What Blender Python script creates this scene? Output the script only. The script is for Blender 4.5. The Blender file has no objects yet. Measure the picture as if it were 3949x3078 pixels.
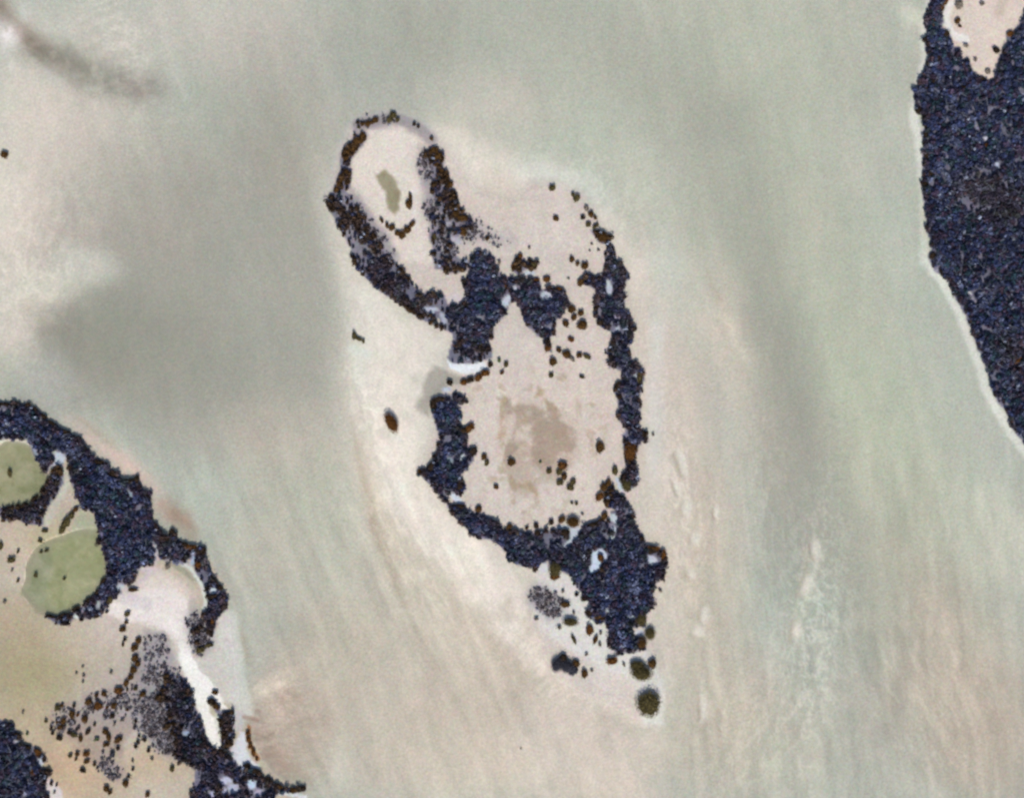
import bpy, math, random
import numpy as np

rng = np.random.default_rng(7)
random.seed(7)
scene = bpy.context.scene
COL = scene.collection

# ------------------------------------------------------------------ camera, light, exposure
WIDTH_M = 512.0                 # ground width the picture covers
ALT = 900.0
SUN_EL, SUN_AZ = 52.0, 176.0    # degrees; azimuth clockwise from north (+Y)
cam_d = bpy.data.cameras.new("camera")
cam_d.sensor_fit = 'HORIZONTAL'
cam_d.angle = 2 * math.atan(WIDTH_M / 2 / ALT)
cam_d.clip_start, cam_d.clip_end = 1.0, 30000.0
cam = bpy.data.objects.new("camera", cam_d)
cam.location = (0, 0, ALT)
COL.objects.link(cam)
scene.camera = cam

world = bpy.data.worlds.new("World")
scene.world = world
world.use_nodes = True
wn = world.node_tree
sky = wn.nodes.new("ShaderNodeTexSky")
sky.sky_type = 'NISHITA'
sky.sun_disc = False
sky.sun_elevation = math.radians(SUN_EL)
sky.sun_rotation = math.radians(SUN_AZ)
wn.links.new(sky.outputs[0], wn.nodes["Background"].inputs[0])
wn.nodes["Background"].inputs[1].default_value = 0.10

sd = bpy.data.lights.new("sun", 'SUN')
sd.energy = 3.2
sd.angle = math.radians(0.5)
sd.color = (1.0, 0.955, 0.89)
sun = bpy.data.objects.new("sun", sd)
az = math.radians(SUN_AZ)
sun.rotation_euler = (math.radians(90 - SUN_EL), 0, math.pi - az)
COL.objects.link(sun)

scene.view_settings.view_transform = 'Standard'
scene.view_settings.look = 'None'
scene.view_settings.gamma = 1
scene.view_settings.exposure = 0.2
scene.view_settings.use_curve_mapping = False
scene.cycles.filter_width = 2.6

# ------------------------------------------------------------------ survey sheets: map units -> metres
MPU = WIDTH_M / 3949.0
REG = {'V': (0, 0, 1.8082), 'A': (1150, 350, .3892), 'B': (1700, 650, .3892), 'C': (1200, 1100, .3819),
       'D': (1550, 1400, .4579), 'E': (1900, 2050, .4407), 'F': (0, 1500, .3525), 'G': (0, 1950, .3525),
       'H': (400, 2050, .3892), 'I': (0, 2500, .3396), 'J': (600, 2500, .3396), 'K': (3450, 0, .3527),
       'L': (3450, 500, .705), 'M': (1974, 1156, .3532), 'P': (0, 0, 1.0)}
def U(reg, pts):
    ox, oy, k = REG[reg]
    return np.array([(ox + p[0] * k, oy + p[1] * k) for p in pts], float)
def wx(x): return (x - 1974.5) * MPU
def wy(y): return (1539.0 - y) * MPU

# ------------------------------------------------------------------ numpy helpers
def vnoise(x, y, scale, seed):
    """smooth value noise in [-1,1]; x,y in map units"""
    r = np.random.default_rng(seed)
    T = r.uniform(-1, 1, (256, 256))
    u, v = x / scale + 1000, y / scale + 1000
    i, j = np.floor(u).astype(int), np.floor(v).astype(int)
    fu, fv = u - i, v - j
    fu, fv = fu * fu * (3 - 2 * fu), fv * fv * (3 - 2 * fv)
    i0, i1, j0, j1 = i % 256, (i + 1) % 256, j % 256, (j + 1) % 256
    return (T[i0, j0] * (1 - fu) * (1 - fv) + T[i1, j0] * fu * (1 - fv) + T[i0, j1] * (1 - fu) * fv + T[i1, j1] * fu * fv)
def fbm(x, y, scale, seed, n=3):
    s, a, t = 0, 1, 0
    for k in range(n):
        s = s + a * vnoise(x, y, scale / 2 ** k, seed + k); t += a; a *= .55
    return s / t
def smooth(t):
    t = np.clip(t, 0, 1); return t * t * (3 - 2 * t)
def lin(c):
    c = np.asarray(c, float) / 255.0
    return np.where(c <= .04045, c / 12.92, ((c + .055) / 1.055) ** 2.4)

STEP = 7.0
cx = np.arange(-520, 4480, STEP)
cy = np.arange(-470, 3560, STEP)
GX, GY = np.meshgrid(cx, cy)            # row = y
WX = GX + 7 * fbm(GX, GY, 55, 11) + 3 * vnoise(GX, GY, 14, 12)
WY = GY + 7 * fbm(GX, GY, 55, 21) + 3 * vnoise(GX, GY, 14, 22)

def seg_dist(x, y, pts, closed):
    d = np.full(x.shape, 1e9)
    n = len(pts)
    for i in range(n if closed else n - 1):
        a, b = pts[i], pts[(i + 1) % n]
        ab = b - a
        L = ab @ ab + 1e-9
        t = np.clip(((x - a[0]) * ab[0] + (y - a[1]) * ab[1]) / L, 0, 1)
        d = np.minimum(d, (x - a[0] - t * ab[0]) ** 2 + (y - a[1] - t * ab[1]) ** 2)
    return np.sqrt(d)
def inside(x, y, pts):
    c = np.zeros(x.shape, bool)
    n = len(pts)
    for i in range(n):
        x0, y0 = pts[i]; x1, y1 = pts[(i + 1) % n]
        if y0 == y1: continue
        m = (y0 > y) != (y1 > y)
        c ^= m & (x < (x1 - x0) * (y - y0) / (y1 - y0) + x0)
    return c
def window(pts, pad):
    lo, hi = pts.min(0) - pad, pts.max(0) + pad
    i0, i1 = np.searchsorted(cx, lo[0]), np.searchsorted(cx, hi[0])
    j0, j1 = np.searchsorted(cy, lo[1]), np.searchsorted(cy, hi[1])
    return slice(j0, j1), slice(i0, i1)
def poly_w(pts, soft):
    """(window, weight 0..1) of a polygon with a soft rim"""
    w = window(pts, soft + 25)
    x, y = WX[w], WY[w]
    if x.size == 0: return w, x
    d = seg_dist(x, y, pts, True)
    sgn = np.where(inside(x, y, pts), d, -d)
    return w, smooth(sgn / (2 * soft) + .5)
def line_w(pts, half, soft, taper=False):
    w = window(pts, half + soft + 25)
    x, y = WX[w], WY[w]
    if x.size == 0: return w, x
    if not taper: return w, smooth(1 - (seg_dist(x, y, pts, False) - half) / soft)
    # thin, ragged wisps: resample the line, thin both ends, break up with noise
    L = np.concatenate([[0], np.cumsum(np.linalg.norm(np.diff(pts, axis=0), axis=1))]); T_ = L / L[-1]
    best = np.zeros(x.shape)
    m = max(6, int(L[-1] / 14))
    for t in (np.arange(m) + .5) / m:
        px, py = np.interp(t, T_, pts[:, 0]), np.interp(t, T_, pts[:, 1])
        k = math.sin(math.pi * t) ** .55
        hw = (half + soft * .75) * (.35 + .65 * k)
        best = np.maximum(best, k * np.exp(-((x - px) ** 2 + (y - py) ** 2) / (hw * hw) * 1.15))
    return w, best * np.clip(.85 + .5 * fbm(x, y, 26, 61), 0, 1)

color = np.zeros(GX.shape + (3,)) + np.array((176, 184, 170.))
def mixc(w, wt, col):
    color[w] = color[w] * (1 - wt[..., None]) + np.array(col, float) * wt[..., None]
def blob(x, y, rx, ry, ang, col, al):
    x, y, rx, ry = x * 1.8082, y * 1.8082, rx * 1.8082, ry * 1.8082
    w = window(np.array([(x, y)]), 2.6 * max(rx, ry))
    c, s = math.cos(math.radians(ang)), math.sin(math.radians(ang))
    dx, dy = WX[w] - x, WY[w] - y
    u, v = dx * c + dy * s, -dx * s + dy * c
    q = (u / rx) ** 2 + (v / ry) ** 2
    mixc(w, al * np.exp(-q * q * .35 - q * .45), col)
def stroke(reg, pts, half, soft, col, al, taper=False):
    k = REG[reg][2]
    w, wt = line_w(U(reg, pts), half * k, soft * k, taper)
    mixc(w, wt * al, col)
def patch(reg, pts, soft, col, al=1.0, rag=0.0):
    w, wt = poly_w(U(reg, pts), soft * REG[reg][2])
    if rag and wt.size: wt = np.clip(wt * (1 + rag * 1.6 * fbm(WX[w], WY[w], 70, 81)) - rag * .25 * (1 - wt), 0, 1)
    mixc(w, wt * al, col)

# ------------------------------------------------------------------ seabed tones (sheet 'V')
for b in [
    # greener channel, top to lower right
    (1000, 60, 320, 200, 20, (172, 178, 163), .7), (1500, 250, 380, 330, 30, (180, 186, 168), .8),
    (1730, 650, 170, 420, -25, (178, 188, 166), .8), (1880, 980, 140, 330, -28, (180, 190, 166), .8),
    (1900, 1250, 110, 330, -30, (176, 178, 160), .7), (1680, 90, 200, 150, 0, (176, 184, 165), .6),
    (1580, 330, 90, 220, -20, (168, 172, 156), .6), (1480, 350, 120, 90, 20, (172, 176, 162), .5),
    # west
    (130, 270, 200, 200, 0, (204, 197, 186), .85), (60, 500, 130, 250, 0, (212, 203, 192), .9),
    (180, 420, 120, 130, 0, (190, 186, 175), .7), (420, 60, 260, 90, 0, (198, 193, 183), .75),
    (600, 130, 200, 100, 0, (170, 172, 160), .5),
    (320, 420, 170, 170, 30, (172, 173, 160), .6), (400, 620, 260, 240, 10, (157, 156, 145), .75),
    (560, 350, 190, 170, 30, (164, 164, 152), .6), (330, 760, 260, 110, 0, (146, 148, 134), .85),
    (190, 730, 120, 90, -30, (142, 145, 130), .7), (620, 620, 90, 260, -10, (160, 156, 145), .7),
    (470, 860, 200, 120, 0, (158, 156, 145), .6), (630, 300, 90, 130, 0, (160, 160, 146), .5),
    (760, 180, 120, 130, 0, (172, 176, 165), .5), (900, 60, 80, 80, 0, (166, 168, 154), .5),
    (110, 605, 90, 40, -20, (205, 206, 190), .85), (190, 565, 70, 35, 10, (200, 202, 190), .7),
    (30, 720, 55, 70, 20, (208, 198, 188), .8), (20, 800, 60, 50, 0, (178, 182, 166), .8),
    (100, 830, 90, 40, 0, (162, 166, 156), .7), (25, 445, 35, 80, 0, (214, 208, 196), .7),
    # south-west fan
    (620, 1000, 110, 160, -15, (180, 180, 164), .7), (580, 920, 110, 70, 0, (190, 180, 168), .6),
    (700, 1150, 130, 220, -20, (178, 180, 163), .7), (560, 1180, 90, 120, 0, (182, 180, 165), .7),
    (830, 1500, 240, 200, 0, (192, 184, 168), .7), (620, 1560, 100, 110, 0, (180, 166, 152), .8),
    (700, 1380, 120, 90, -20, (184, 174, 158), .5), (1000, 1620, 220, 110, 0, (196, 188, 172), .8),
    (1100, 1400, 240, 170, 40, (196, 186, 170), .8), (900, 1200, 110, 190, -30, (198, 190, 174), .8),
    (1250, 1600, 190, 110, 0, (196, 186, 172), .8),
    # bright banks round the long island
    (800, 800, 90, 190, -12, (212, 206, 192), .9), (880, 1080, 90, 190, -38, (204, 196, 182), .85),
    (735, 520, 45, 160, -15, (210, 206, 194), .8), (1010, 420, 90, 100, 40, (214, 206, 192), .8),
    (1050, 330, 90, 50, 20, (200, 196, 182), .6), (1180, 375, 90, 50, 10, (196, 198, 182), .6),
    (960, 300, 60, 60, 30, (205, 200, 184), .6), (1350, 400, 100, 110, 30, (190, 196, 180), .5),
    (1040, 210, 110, 80, 10, (194, 190, 178), .7),
    # east of the long island
    (1430, 900, 100, 340, -8, (200, 190, 177), .85), (1480, 1250, 110, 240, -4, (193, 184, 168), .8),
    (1560, 1560, 140, 150, 0, (190, 182, 166), .8), (1560, 720, 60, 190, -16, (200, 192, 178), .7),
    (1430, 620, 60, 120, -10, (193, 198, 182), .7), (1650, 800, 60, 260, -12, (164, 166, 152), .7),
    (1700, 980, 60, 160, -8, (160, 160, 148), .75), (1620, 950, 60, 170, -5, (192, 188, 174), .5),
    (1740, 1130, 60, 120, -10, (166, 168, 158), .5),
    (1850, 1500, 90, 200, 0, (170, 170, 156), .6), (2030, 1450, 130, 260, -10, (182, 174, 158), .75),
    (2120, 1150, 90, 120, -30, (192, 194, 176), .7), (2130, 1560, 120, 160, 0, (188, 178, 162), .6),
    (1330, 1450, 50, 80, -10, (186, 178, 164), .4), (1290, 1680, 60, 50, 0, (206, 198, 178), .5),
    (1700, 1600, 90, 120, 0, (184, 188, 170), .6),
]:
    blob(*b)
for s in [
    ([(-60, -60), (0, 18), (30, 55), (70, 95), (120, 122), (190, 150)], 9, 26, (132, 116, 104), .8),
    ([(60, 85), (110, 115), (160, 142), (215, 164), (270, 182), (340, 190)], 14, 44, (132, 136, 122), .75),
    ([(250, 178), (300, 190), (350, 182)], 10, 30, (146, 138, 132), .6),
    ([(0, 50), (14, 68), (28, 92)], 14, 18, (226, 220, 220), 1),
    ([(24, 132), (36, 148)], 4, 10, (216, 208, 200), .7), ([(52, 10), (50, 40)], 6, 16, (206, 212, 204), .6),
    ([(60, 30), (120, 60), (180, 90)], 4, 18, (196, 196, 186), .4),
    ([(95, 150), (110, 170), (140, 185)], 5, 14, (200, 202, 192), .6),
    ([(170, 690), (110, 700), (82, 745)], 8, 35, (142, 144, 130), .6),
    ([(130, 690), (60, 660), (40, 640)], 4, 22, (186, 178, 164), .5),
    # diagonal streaks running south from the small islet's bank
    ([(745, 890), (775, 1010), (800, 1120), (870, 1320)], 3, 14, (172, 160, 140), .65),
    ([(770, 920), (800, 1050), (840, 1170), (900, 1290)], 4, 16, (208, 200, 180), .55),
    ([(730, 1010), (760, 1110), (800, 1180)], 4, 18, (196, 198, 182), .5),
    ([(900, 1300), (960, 1420), (1040, 1500)], 4, 22, (206, 196, 180), .4),
    ([(870, 1320), (940, 1440)], 3, 16, (176, 168, 152), .5),
    ([(830, 1000), (930, 1130), (1060, 1260)], 5, 26, (212, 204, 188), .5),
    ([(1170, 1420), (1200, 1480)], 3, 10, (176, 160, 146), .6),
    ([(1130, 1300), (1140, 1350), (1180, 1400)], 3, 12, (182, 170, 154), .6),
    ([(1120, 1280), (1128, 1330), (1165, 1390), (1230, 1440)], 2, 6, (220, 212, 200), .6),
    # east side lines
    ([(1505, 560), (1520, 610), (1560, 690)], 2, 10, (176, 168, 152), .6),
    ([(1520, 620), (1560, 700), (1600, 790)], 4, 12, (210, 204, 186), .55),
    ([(1400, 1180), (1430, 1215), (1450, 1260)], 2, 8, (160, 146, 124), .65),
    ([(1430, 1130), (1440, 1190), (1470, 1290)], 2, 10, (176, 164, 146), .4),
    ([(1444, 955), (1458, 985), (1470, 1030)], 4, 6, (208, 206, 194), .75),
    ([(1434, 960), (1450, 1030)], 2, 5, (166, 158, 144), .5),
    ([(1470, 1060), (1466, 1110)], 7, 7, (206, 198, 186), .6), ([(1480, 1140), (1482, 1160)], 6, 6, (204, 208, 194), .6),
    ([(1500, 1320), (1478, 1350)], 7, 8, (206, 204, 190), .6), ([(1504, 1300), (1503, 1330)], 5, 6, (208, 202, 190), .6),
    ([(1502, 1480), (1499, 1540)], 6, 7, (210, 202, 188), .7),
    ([(1740, 1140), (1744, 1180), (1715, 1260), (1695, 1340), (1710, 1420)], 6, 22, (202, 204, 186), .65),
    ([(1722, 1150), (1720, 1200), (1700, 1270)], 2, 8, (182, 168, 150), .5),
    ([(1860, 1130), (1900, 1200), (1940, 1300)], 6, 40, (178, 180, 160), .5),
    ([(1950, 1480), (2010, 1560), (2070, 1700)], 4, 20, (196, 186, 168), .4),
    ([(1130, 1450), (1150, 1460), (1200, 1500)], 4, 14, (206, 198, 186), .4),
    # bright streaks off the left island's spit
    ([(520, 1480), (570, 1462), (640, 1425)], 5, 12, (210, 202, 184), .75),
    ([(520, 1500), (560, 1480), (620, 1450)], 3, 7, (214, 206, 188), .6),
    ([(535, 1520), (560, 1590), (610, 1640), (660, 1665)], 10, 26, (172, 150, 134), .6),
    ([(716, 1580), (722, 1620), (710, 1700)], 9, 14, (204, 202, 188), .6),
    ([(560, 1500), (640, 1480)], 4, 22, (178, 164, 148), .6),
    ([(508, 1330), (512, 1380), (530, 1420)], 4, 14, (172, 160, 138), .65),
    # pink strand and brown weed outside the left island
    ([(130, 880), (200, 940), (260, 985), (330, 1060), (370, 1120)], 7, 26, (204, 180, 172), 1),
    ([(340, 1070), (385, 1110), (420, 1150)], 7, 26, (160, 130, 114), .7),
    ([(150, 880), (210, 925), (260, 965)], 2, 10, (168, 150, 136), .5),
    # pale foam-white fringe of the right forest
    ([(1985, 0), (1972, 60), (1976, 110), (1960, 180), (1948, 250), (1962, 300), (1972, 420), (1972, 500), (1974, 556), (2010, 600), (2045, 665), (2082, 760), (2108, 838), (2145, 905), (2184, 962), (2260, 1070)], 3, 13, (212, 216, 208), .75),
    ([(1930, 10), (1960, 40), (1970, 55)], 8, 22, (216, 216, 198), .7),
    ([(2110, 880), (2060, 892)], 1, 5, (160, 164, 150), .5), ([(1965, 400), (1978, 560)], 4, 14, (190, 190, 168), .5),
]:
    stroke('V', *s, taper=len(s[0]) < 9)

BANK = (222, 216, 206)
patch('V', [(722, 540), (760, 600), (850, 650), (960, 720), (960, 790), (925, 830), (915, 880), (926, 930), (900, 1000), (950, 1070), (1010, 1140), (1140, 1240),
            (1130, 1340), (1180, 1460), (1110, 1400), (1000, 1290), (900, 1170), (830, 1080), (795, 960), (752, 860), (742, 700)], 34, BANK, .8, .5)
patch('V', [(925, 290), (1020, 300), (1100, 345), (1200, 370), (1290, 430), (1390, 540), (1390, 620), (1340, 600), (1240, 430), (1130, 420), (1060, 450), (985, 430)], 40, (212, 207, 196), .85, .5)
patch('V', [(1345, 600), (1400, 620), (1440, 800), (1460, 1000), (1470, 1200), (1440, 1400), (1420, 1560), (1395, 1530), (1400, 1300), (1420, 1190), (1375, 1150), (1365, 900), (1345, 700)], 44, (208, 200, 190), .7, .6)
patch('V', [(1170, 1440), (1360, 1545), (1400, 1560), (1400, 1720), (1150, 1720), (1080, 1560)], 70, (206, 198, 186), .7, .6)
patch('V', [(694, 420), (728, 330), (752, 262), (835, 246), (915, 282), (950, 330), (915, 262), (840, 232), (744, 250), (715, 320), (684, 440)], 6, (188, 186, 184), .6)
blob(95, 800, 60, 60, 0, (176, 182, 172), .6)
g_ = color.mean(-1, keepdims=True)
color[:] = g_ + (color - g_) * np.array((.9, .5, .9)) + np.array((1.0, 0.5, 0.0)) + 5
def flow(theta, across, along, seed):
    c, s_ = math.cos(theta), math.sin(theta)
    return fbm(WX * c + WY * s_, (-WX * s_ + WY * c) * across / along, across, seed, 4)
east = smooth((GX - 2350) / 400); south = smooth((GY - 1500) / 500)
st1 = flow(math.radians(-14), 60, 420, 201) ; st2 = flow(math.radians(-24), 34, 300, 211); st3 = flow(math.radians(-5), 30, 190, 221)
st = st1 * 6 + (st2 * (1 - east) + st3 * east) * (4 + 7 * np.maximum(east * south, south * .7))
st += 5 * fbm(GX, GY, 300, 231, 4) + 3.2 * fbm(GX, GY, 60, 241, 4)
st *= (.62 + .38 * south)
color[:] = 178 + (color - 178) * 1.16
color += 1.25 * st[..., None] * np.array((1.05, 1.0, .92))
pk = fbm(GX, GY, 210, 251, 4)[..., None]
color += pk * np.array((3.2, -1, 0))
for b in [(1690, 760, 60, 300, -16, (158, 160, 148), .55), (1660, 1060, 60, 240, -4, (160, 160, 148), .5), (1340, 120, 300, 90, 35, (166, 168, 156), .5), (880, 70, 180, 110, 10, (168, 170, 158), .5),
          (1820, 1180, 60, 220, -28, (174, 176, 162), .5), (430, 700, 260, 200, 0, (160, 162, 150), .5), (600, 620, 120, 240, -8, (172, 173, 162), .55), (1560, 420, 90, 220, -28, (168, 170, 157), .45)]:
    blob(*b)
# broken pale sand bars and ripples
def bars(cx0, cy0, rx, ry, ang, seed, amt, scale=26, asp=2.2):
    c, s_ = math.cos(math.radians(ang)), math.sin(math.radians(ang))
    dx, dy = WX - cx0 * 1.8082, WY - cy0 * 1.8082
    u, v = dx * c + dy * s_, -dx * s_ + dy * c
    env = np.exp(-((u / (rx * 1.8)) ** 2 + (v / (ry * 1.8)) ** 2))
    n_ = fbm(u, v / asp, scale, seed, 4)
    n_ = np.clip(1 - np.abs(n_) * 4.5, 0, 1)
    color[:] = color + (env * (n_ * 1.5 - .35) * amt)[..., None] * np.array((1, .97, .93))
bars(1735, 1330, 70, 260, 4, 301, 20); bars(1640, 1150, 60, 300, -4, 311, 8, 36, 4); bars(1460, 1100, 50, 260, -6, 321, 13, 24, 3)
bars(1600, 1560, 160, 160, 20, 331, 10, 34); bars(860, 1180, 90, 240, -28, 341, 12, 30, 5); bars(1180, 1420, 160, 90, 40, 351, 12, 26, 4)
bars(1980, 1520, 140, 220, -28, 361, 9, 34, 5); bars(80, 560, 120, 200, 10, 371, 10, 40, 2); bars(250, 80, 220, 80, 70, 381, 10, 34, 3)
bars(1250, 400, 120, 70, 30, 391, 14, 30, 2); bars(780, 850, 40, 170, -10, 401, 14, 34, 2); bars(600, 1480, 90, 60, 65, 411, 14, 14, 6); bars(620, 1600, 120, 90, 80, 421, 9, 20, 4)
for cx0, cy0, rx, ry, an, cc, al in [(1170, 372, 70, 26, 15, (216, 218, 208), .75), (1260, 410, 50, 40, 40, (204, 210, 200), .6), (790, 640, 22, 40, 0, (226, 222, 212), .8), (770, 770, 26, 60, 0, (222, 222, 210), .7), (950, 290, 40, 22, 0, (222, 216, 204), .8), (1420, 560, 30, 60, -10, (200, 206, 196), .5), (1395, 900, 20, 120, 0, (218, 218, 214), .6), (1400, 720, 16, 60, 0, (214, 216, 212), .5)]:
    blob(cx0, cy0, rx, ry, an, cc, al)
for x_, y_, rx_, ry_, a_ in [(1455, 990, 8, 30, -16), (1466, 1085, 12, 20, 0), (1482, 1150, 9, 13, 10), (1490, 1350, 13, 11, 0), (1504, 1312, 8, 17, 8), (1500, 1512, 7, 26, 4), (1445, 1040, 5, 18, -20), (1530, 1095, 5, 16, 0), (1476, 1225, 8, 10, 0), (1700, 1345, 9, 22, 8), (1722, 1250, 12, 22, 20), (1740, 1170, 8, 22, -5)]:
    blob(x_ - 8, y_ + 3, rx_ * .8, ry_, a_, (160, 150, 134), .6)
    blob(x_, y_, rx_, ry_, a_, (222, 218, 206), .95)
# ------------------------------------------------------------------ land
land = np.zeros(GX.shape)
def landpoly(reg, pts, soft, h=1.0):
    w, wt = poly_w(U(reg, pts), soft * REG[reg][2])
    land[w] = np.maximum(land[w], wt * h)
ISLE = [(752, 262), (835, 250), (915, 285), (960, 320), (1010, 400), (1090, 430), (1130, 390), (1180, 385), (1240, 410), (1290, 480), (1335, 580), (1345, 680),
        (1366, 800), (1364, 940), (1362, 1040), (1370, 1150), (1420, 1190), (1400, 1290), (1385, 1340), (1412, 1480), (1404, 1530),
        (1360, 1540), (1180, 1450), (1130, 1330), (1150, 1240), (1000, 1130), (940, 1060), (893, 1005), (920, 950), (926, 900), (915, 860), (925, 810),
        (960, 780), (965, 720), (850, 650), (790, 600), (740, 500), (702, 430), (730, 320)]
landpoly('V', ISLE, 5)
patch('V', ISLE, 16, (217, 205, 196), .9)
blob(1060, 620, 110, 160, 0, (208, 200, 192), .6)
blob(1180, 900, 140, 120, 0, (216, 201, 189), .6)
blob(1290, 1330, 80, 130, 0, (222, 220, 214), .7)
blob(1060, 450, 60, 60, 20, (206, 194, 184), .6)
blob(1060, 410, 40, 60, -20, (215, 205, 190), .5)
# the pan of the small oval islet
patch('A', [(620, 370), (1000, 370), (1180, 480), (1200, 600), (1160, 760), (1210, 880), (1260, 1000), (1280, 1200), (1300, 1350), (1380, 1500), (1400, 1700),
            (950, 1700), (860, 1520), (700, 1300), (580, 1080), (520, 920), (500, 700), (560, 560), (640, 450)], 25, (228, 219, 208), .9)
patch('A', [(770, 840), (870, 780), (960, 870), (1005, 1000), (995, 1180), (950, 1240), (890, 1180), (865, 1000), (790, 920)], 22, (146, 140, 112), .95, .2)
patch('A', [(1130, 1000), (1160, 940), (1180, 1400), (1130, 1300)], 20, (232, 224, 232), .5)
# mud stains in the round pan
MUD = (156, 139, 123)
patch('D', [(790, 290), (910, 290), (930, 350), (1100, 350), (1180, 390), (1210, 300), (1300, 390), (1320, 480), (1450, 560), (1480, 680), (1440, 740),
            (1320, 750), (1280, 850), (1150, 900), (1090, 820), (1080, 640), (1000, 700), (940, 760), (880, 800), (850, 860), (880, 700), (940, 580), (950, 420), (870, 430), (850, 340)], 24, MUD, .85, .7)
patch('D', [(830, 440), (860, 540), (890, 600), (850, 650), (780, 640), (820, 560)], 24, (186, 164, 138), .9, .7)
patch('D', [(1150, 200), (1200, 220), (1190, 280), (1120, 290)], 24, (178, 160, 134), .8, .7)
patch('D', [(1460, 280), (1510, 330), (1520, 430), (1480, 470), (1450, 400)], 30, (192, 176, 158), .8, .7)
patch('D', [(920, 940), (960, 1020), (1060, 990), (1140, 1060), (1150, 1130), (1080, 1080), (1000, 1050), (940, 1080), (900, 1010)], 24, (182, 162, 134), .85, .7)
patch('D', [(810, 870), (860, 870), (870, 930), (810, 930)], 14, (184, 168, 142), .7)
patch('D', [(1040, 410), (1090, 410), (1090, 450), (1040, 450)], 12, (224, 210, 200), .9)
stroke('D', [(870, 300), (840, 380), (850, 460)], 12, 20, (168, 150, 118), .6)
stroke('D', [(1210, 330), (1290, 400)], 16, 26, (170, 150, 120), .5)
patch('D', [(960, 380), (1180, 400), (1300, 480), (1440, 640), (1300, 740), (1120, 860), (1080, 640), (960, 620)], 40, (156, 138, 122), .6, .9)
patch('D', [(1080, 700), (1460, 700), (1420, 880), (1330, 1020), (1180, 1000), (1060, 1140), (900, 1080), (900, 940), (840, 900), (900, 780)], 50, (170, 152, 134), .45, .8)
patch('D', [(820, 280), (1200, 330), (1500, 480), (1520, 760), (1300, 900), (900, 920), (800, 700)], 70, (190, 172, 156), .35, .6)
w_, t_ = poly_w(U('D', [(560, 200), (800, 60), (1500, 60), (1780, 300), (1820, 800), (1600, 1200), (1000, 1350), (640, 1150), (560, 900), (620, 500)]), 60)
mot = smooth((fbm(WX[w_], WY[w_], 44, 471, 4) - .22) / .3)
mixc(w_, t_ * mot * .45, (172, 152, 126))
mixc(w_, t_ * smooth((fbm(WX[w_], WY[w_], 30, 481, 4) - .35) / .3) * .5, (232, 222, 214))
# grey creek mouth and the white spit on the long island's west shore
CREEK = [(1250, 800), (1330, 850), (1480, 900), (1560, 930), (1500, 990), (1430, 990), (1380, 960), (1350, 1060), (1280, 1120), (1220, 1140), (1200, 1250), (1190, 1330), (1040, 1230), (1110, 1120), (1160, 900)]
patch('C', CREEK, 34, (170, 166, 156), .95, .15)
w_, t_ = poly_w(U('C', CREEK), 8); land[w_] *= 1 - t_
patch('C', [(1370, 750), (1460, 790), (1600, 800), (1740, 770), (1800, 840), (1700, 880), (1560, 890), (1400, 840)], 12, (232, 240, 246), .95)
stroke('C', [(400, 640), (560, 690)], 25, 40, (216, 222, 212), .7)
stroke('C', [(820, 1520), (900, 1570)], 15, 40, (224, 222, 214), .6)

# left island
LEFT = [(-600, 860), (0, 862), (66, 858), (120, 905), (165, 940), (190, 985), (290, 1028), (325, 1066), (335, 1120), (372, 1152), (405, 1155), (440, 1180), (480, 1250),
        (488, 1310), (505, 1440), (520, 1540), (575, 1640), (655, 1702), (700, 2100), (-600, 2100)]
landpoly('V', LEFT, 5)
patch('V', LEFT, 6, (196, 185, 168), .95)
stroke('V', [(485, 1320), (498, 1400), (505, 1450), (518, 1520)], 14, 12, (212, 214, 206), .8)
patch('H', [(1130, 870), (1240, 800), (1290, 1000), (1330, 1200), (1330, 1700), (900, 1700), (880, 1260), (1000, 1230)], 20, (212, 210, 204), .8)
for b in [(60, 1440, 110, 110, 0, (168, 158, 122), .8), (170, 1350, 70, 60, 0, (192, 178, 158), .6), (30, 1330, 60, 60, 0, (176, 160, 134), .7),
          (250, 1330, 80, 60, 20, (208, 196, 188), .7), (330, 1280, 70, 60, 20, (212, 196, 186), .8), (360, 1380, 50, 70, -20, (226, 216, 206), .8),
          (300, 1270, 60, 50, 0, (222, 214, 208), .6), (40, 1160, 60, 60, 0, (202, 186, 168), .8), (100, 1150, 50, 40, 0, (186, 178, 140), .6),
          (150, 1640, 110, 80, 0, (200, 172, 140), .75), (60, 1540, 80, 40, 0, (190, 172, 146), .6), (330, 1600, 90, 60, 0, (196, 174, 144), .7),
          (240, 1480, 60, 60, 0, (186, 174, 168), .6), (250, 1550, 70, 60, 0, (200, 196, 196), .6), (330, 1460, 60, 60, 0, (176, 176, 178), .6)]:
    blob(*b)
stroke('F', [(640, 860), (720, 960), (700, 1100), (620, 1240), (540, 1400), (480, 1500)], 30, 30, (196, 196, 182), .9)
stroke('F', [(580, 720), (680, 740), (600, 850)], 40, 25, (186, 194, 194), .9)
stroke('F', [(0, 560), (140, 590), (300, 600)], 25, 30, (200, 200, 190), .8)
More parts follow.
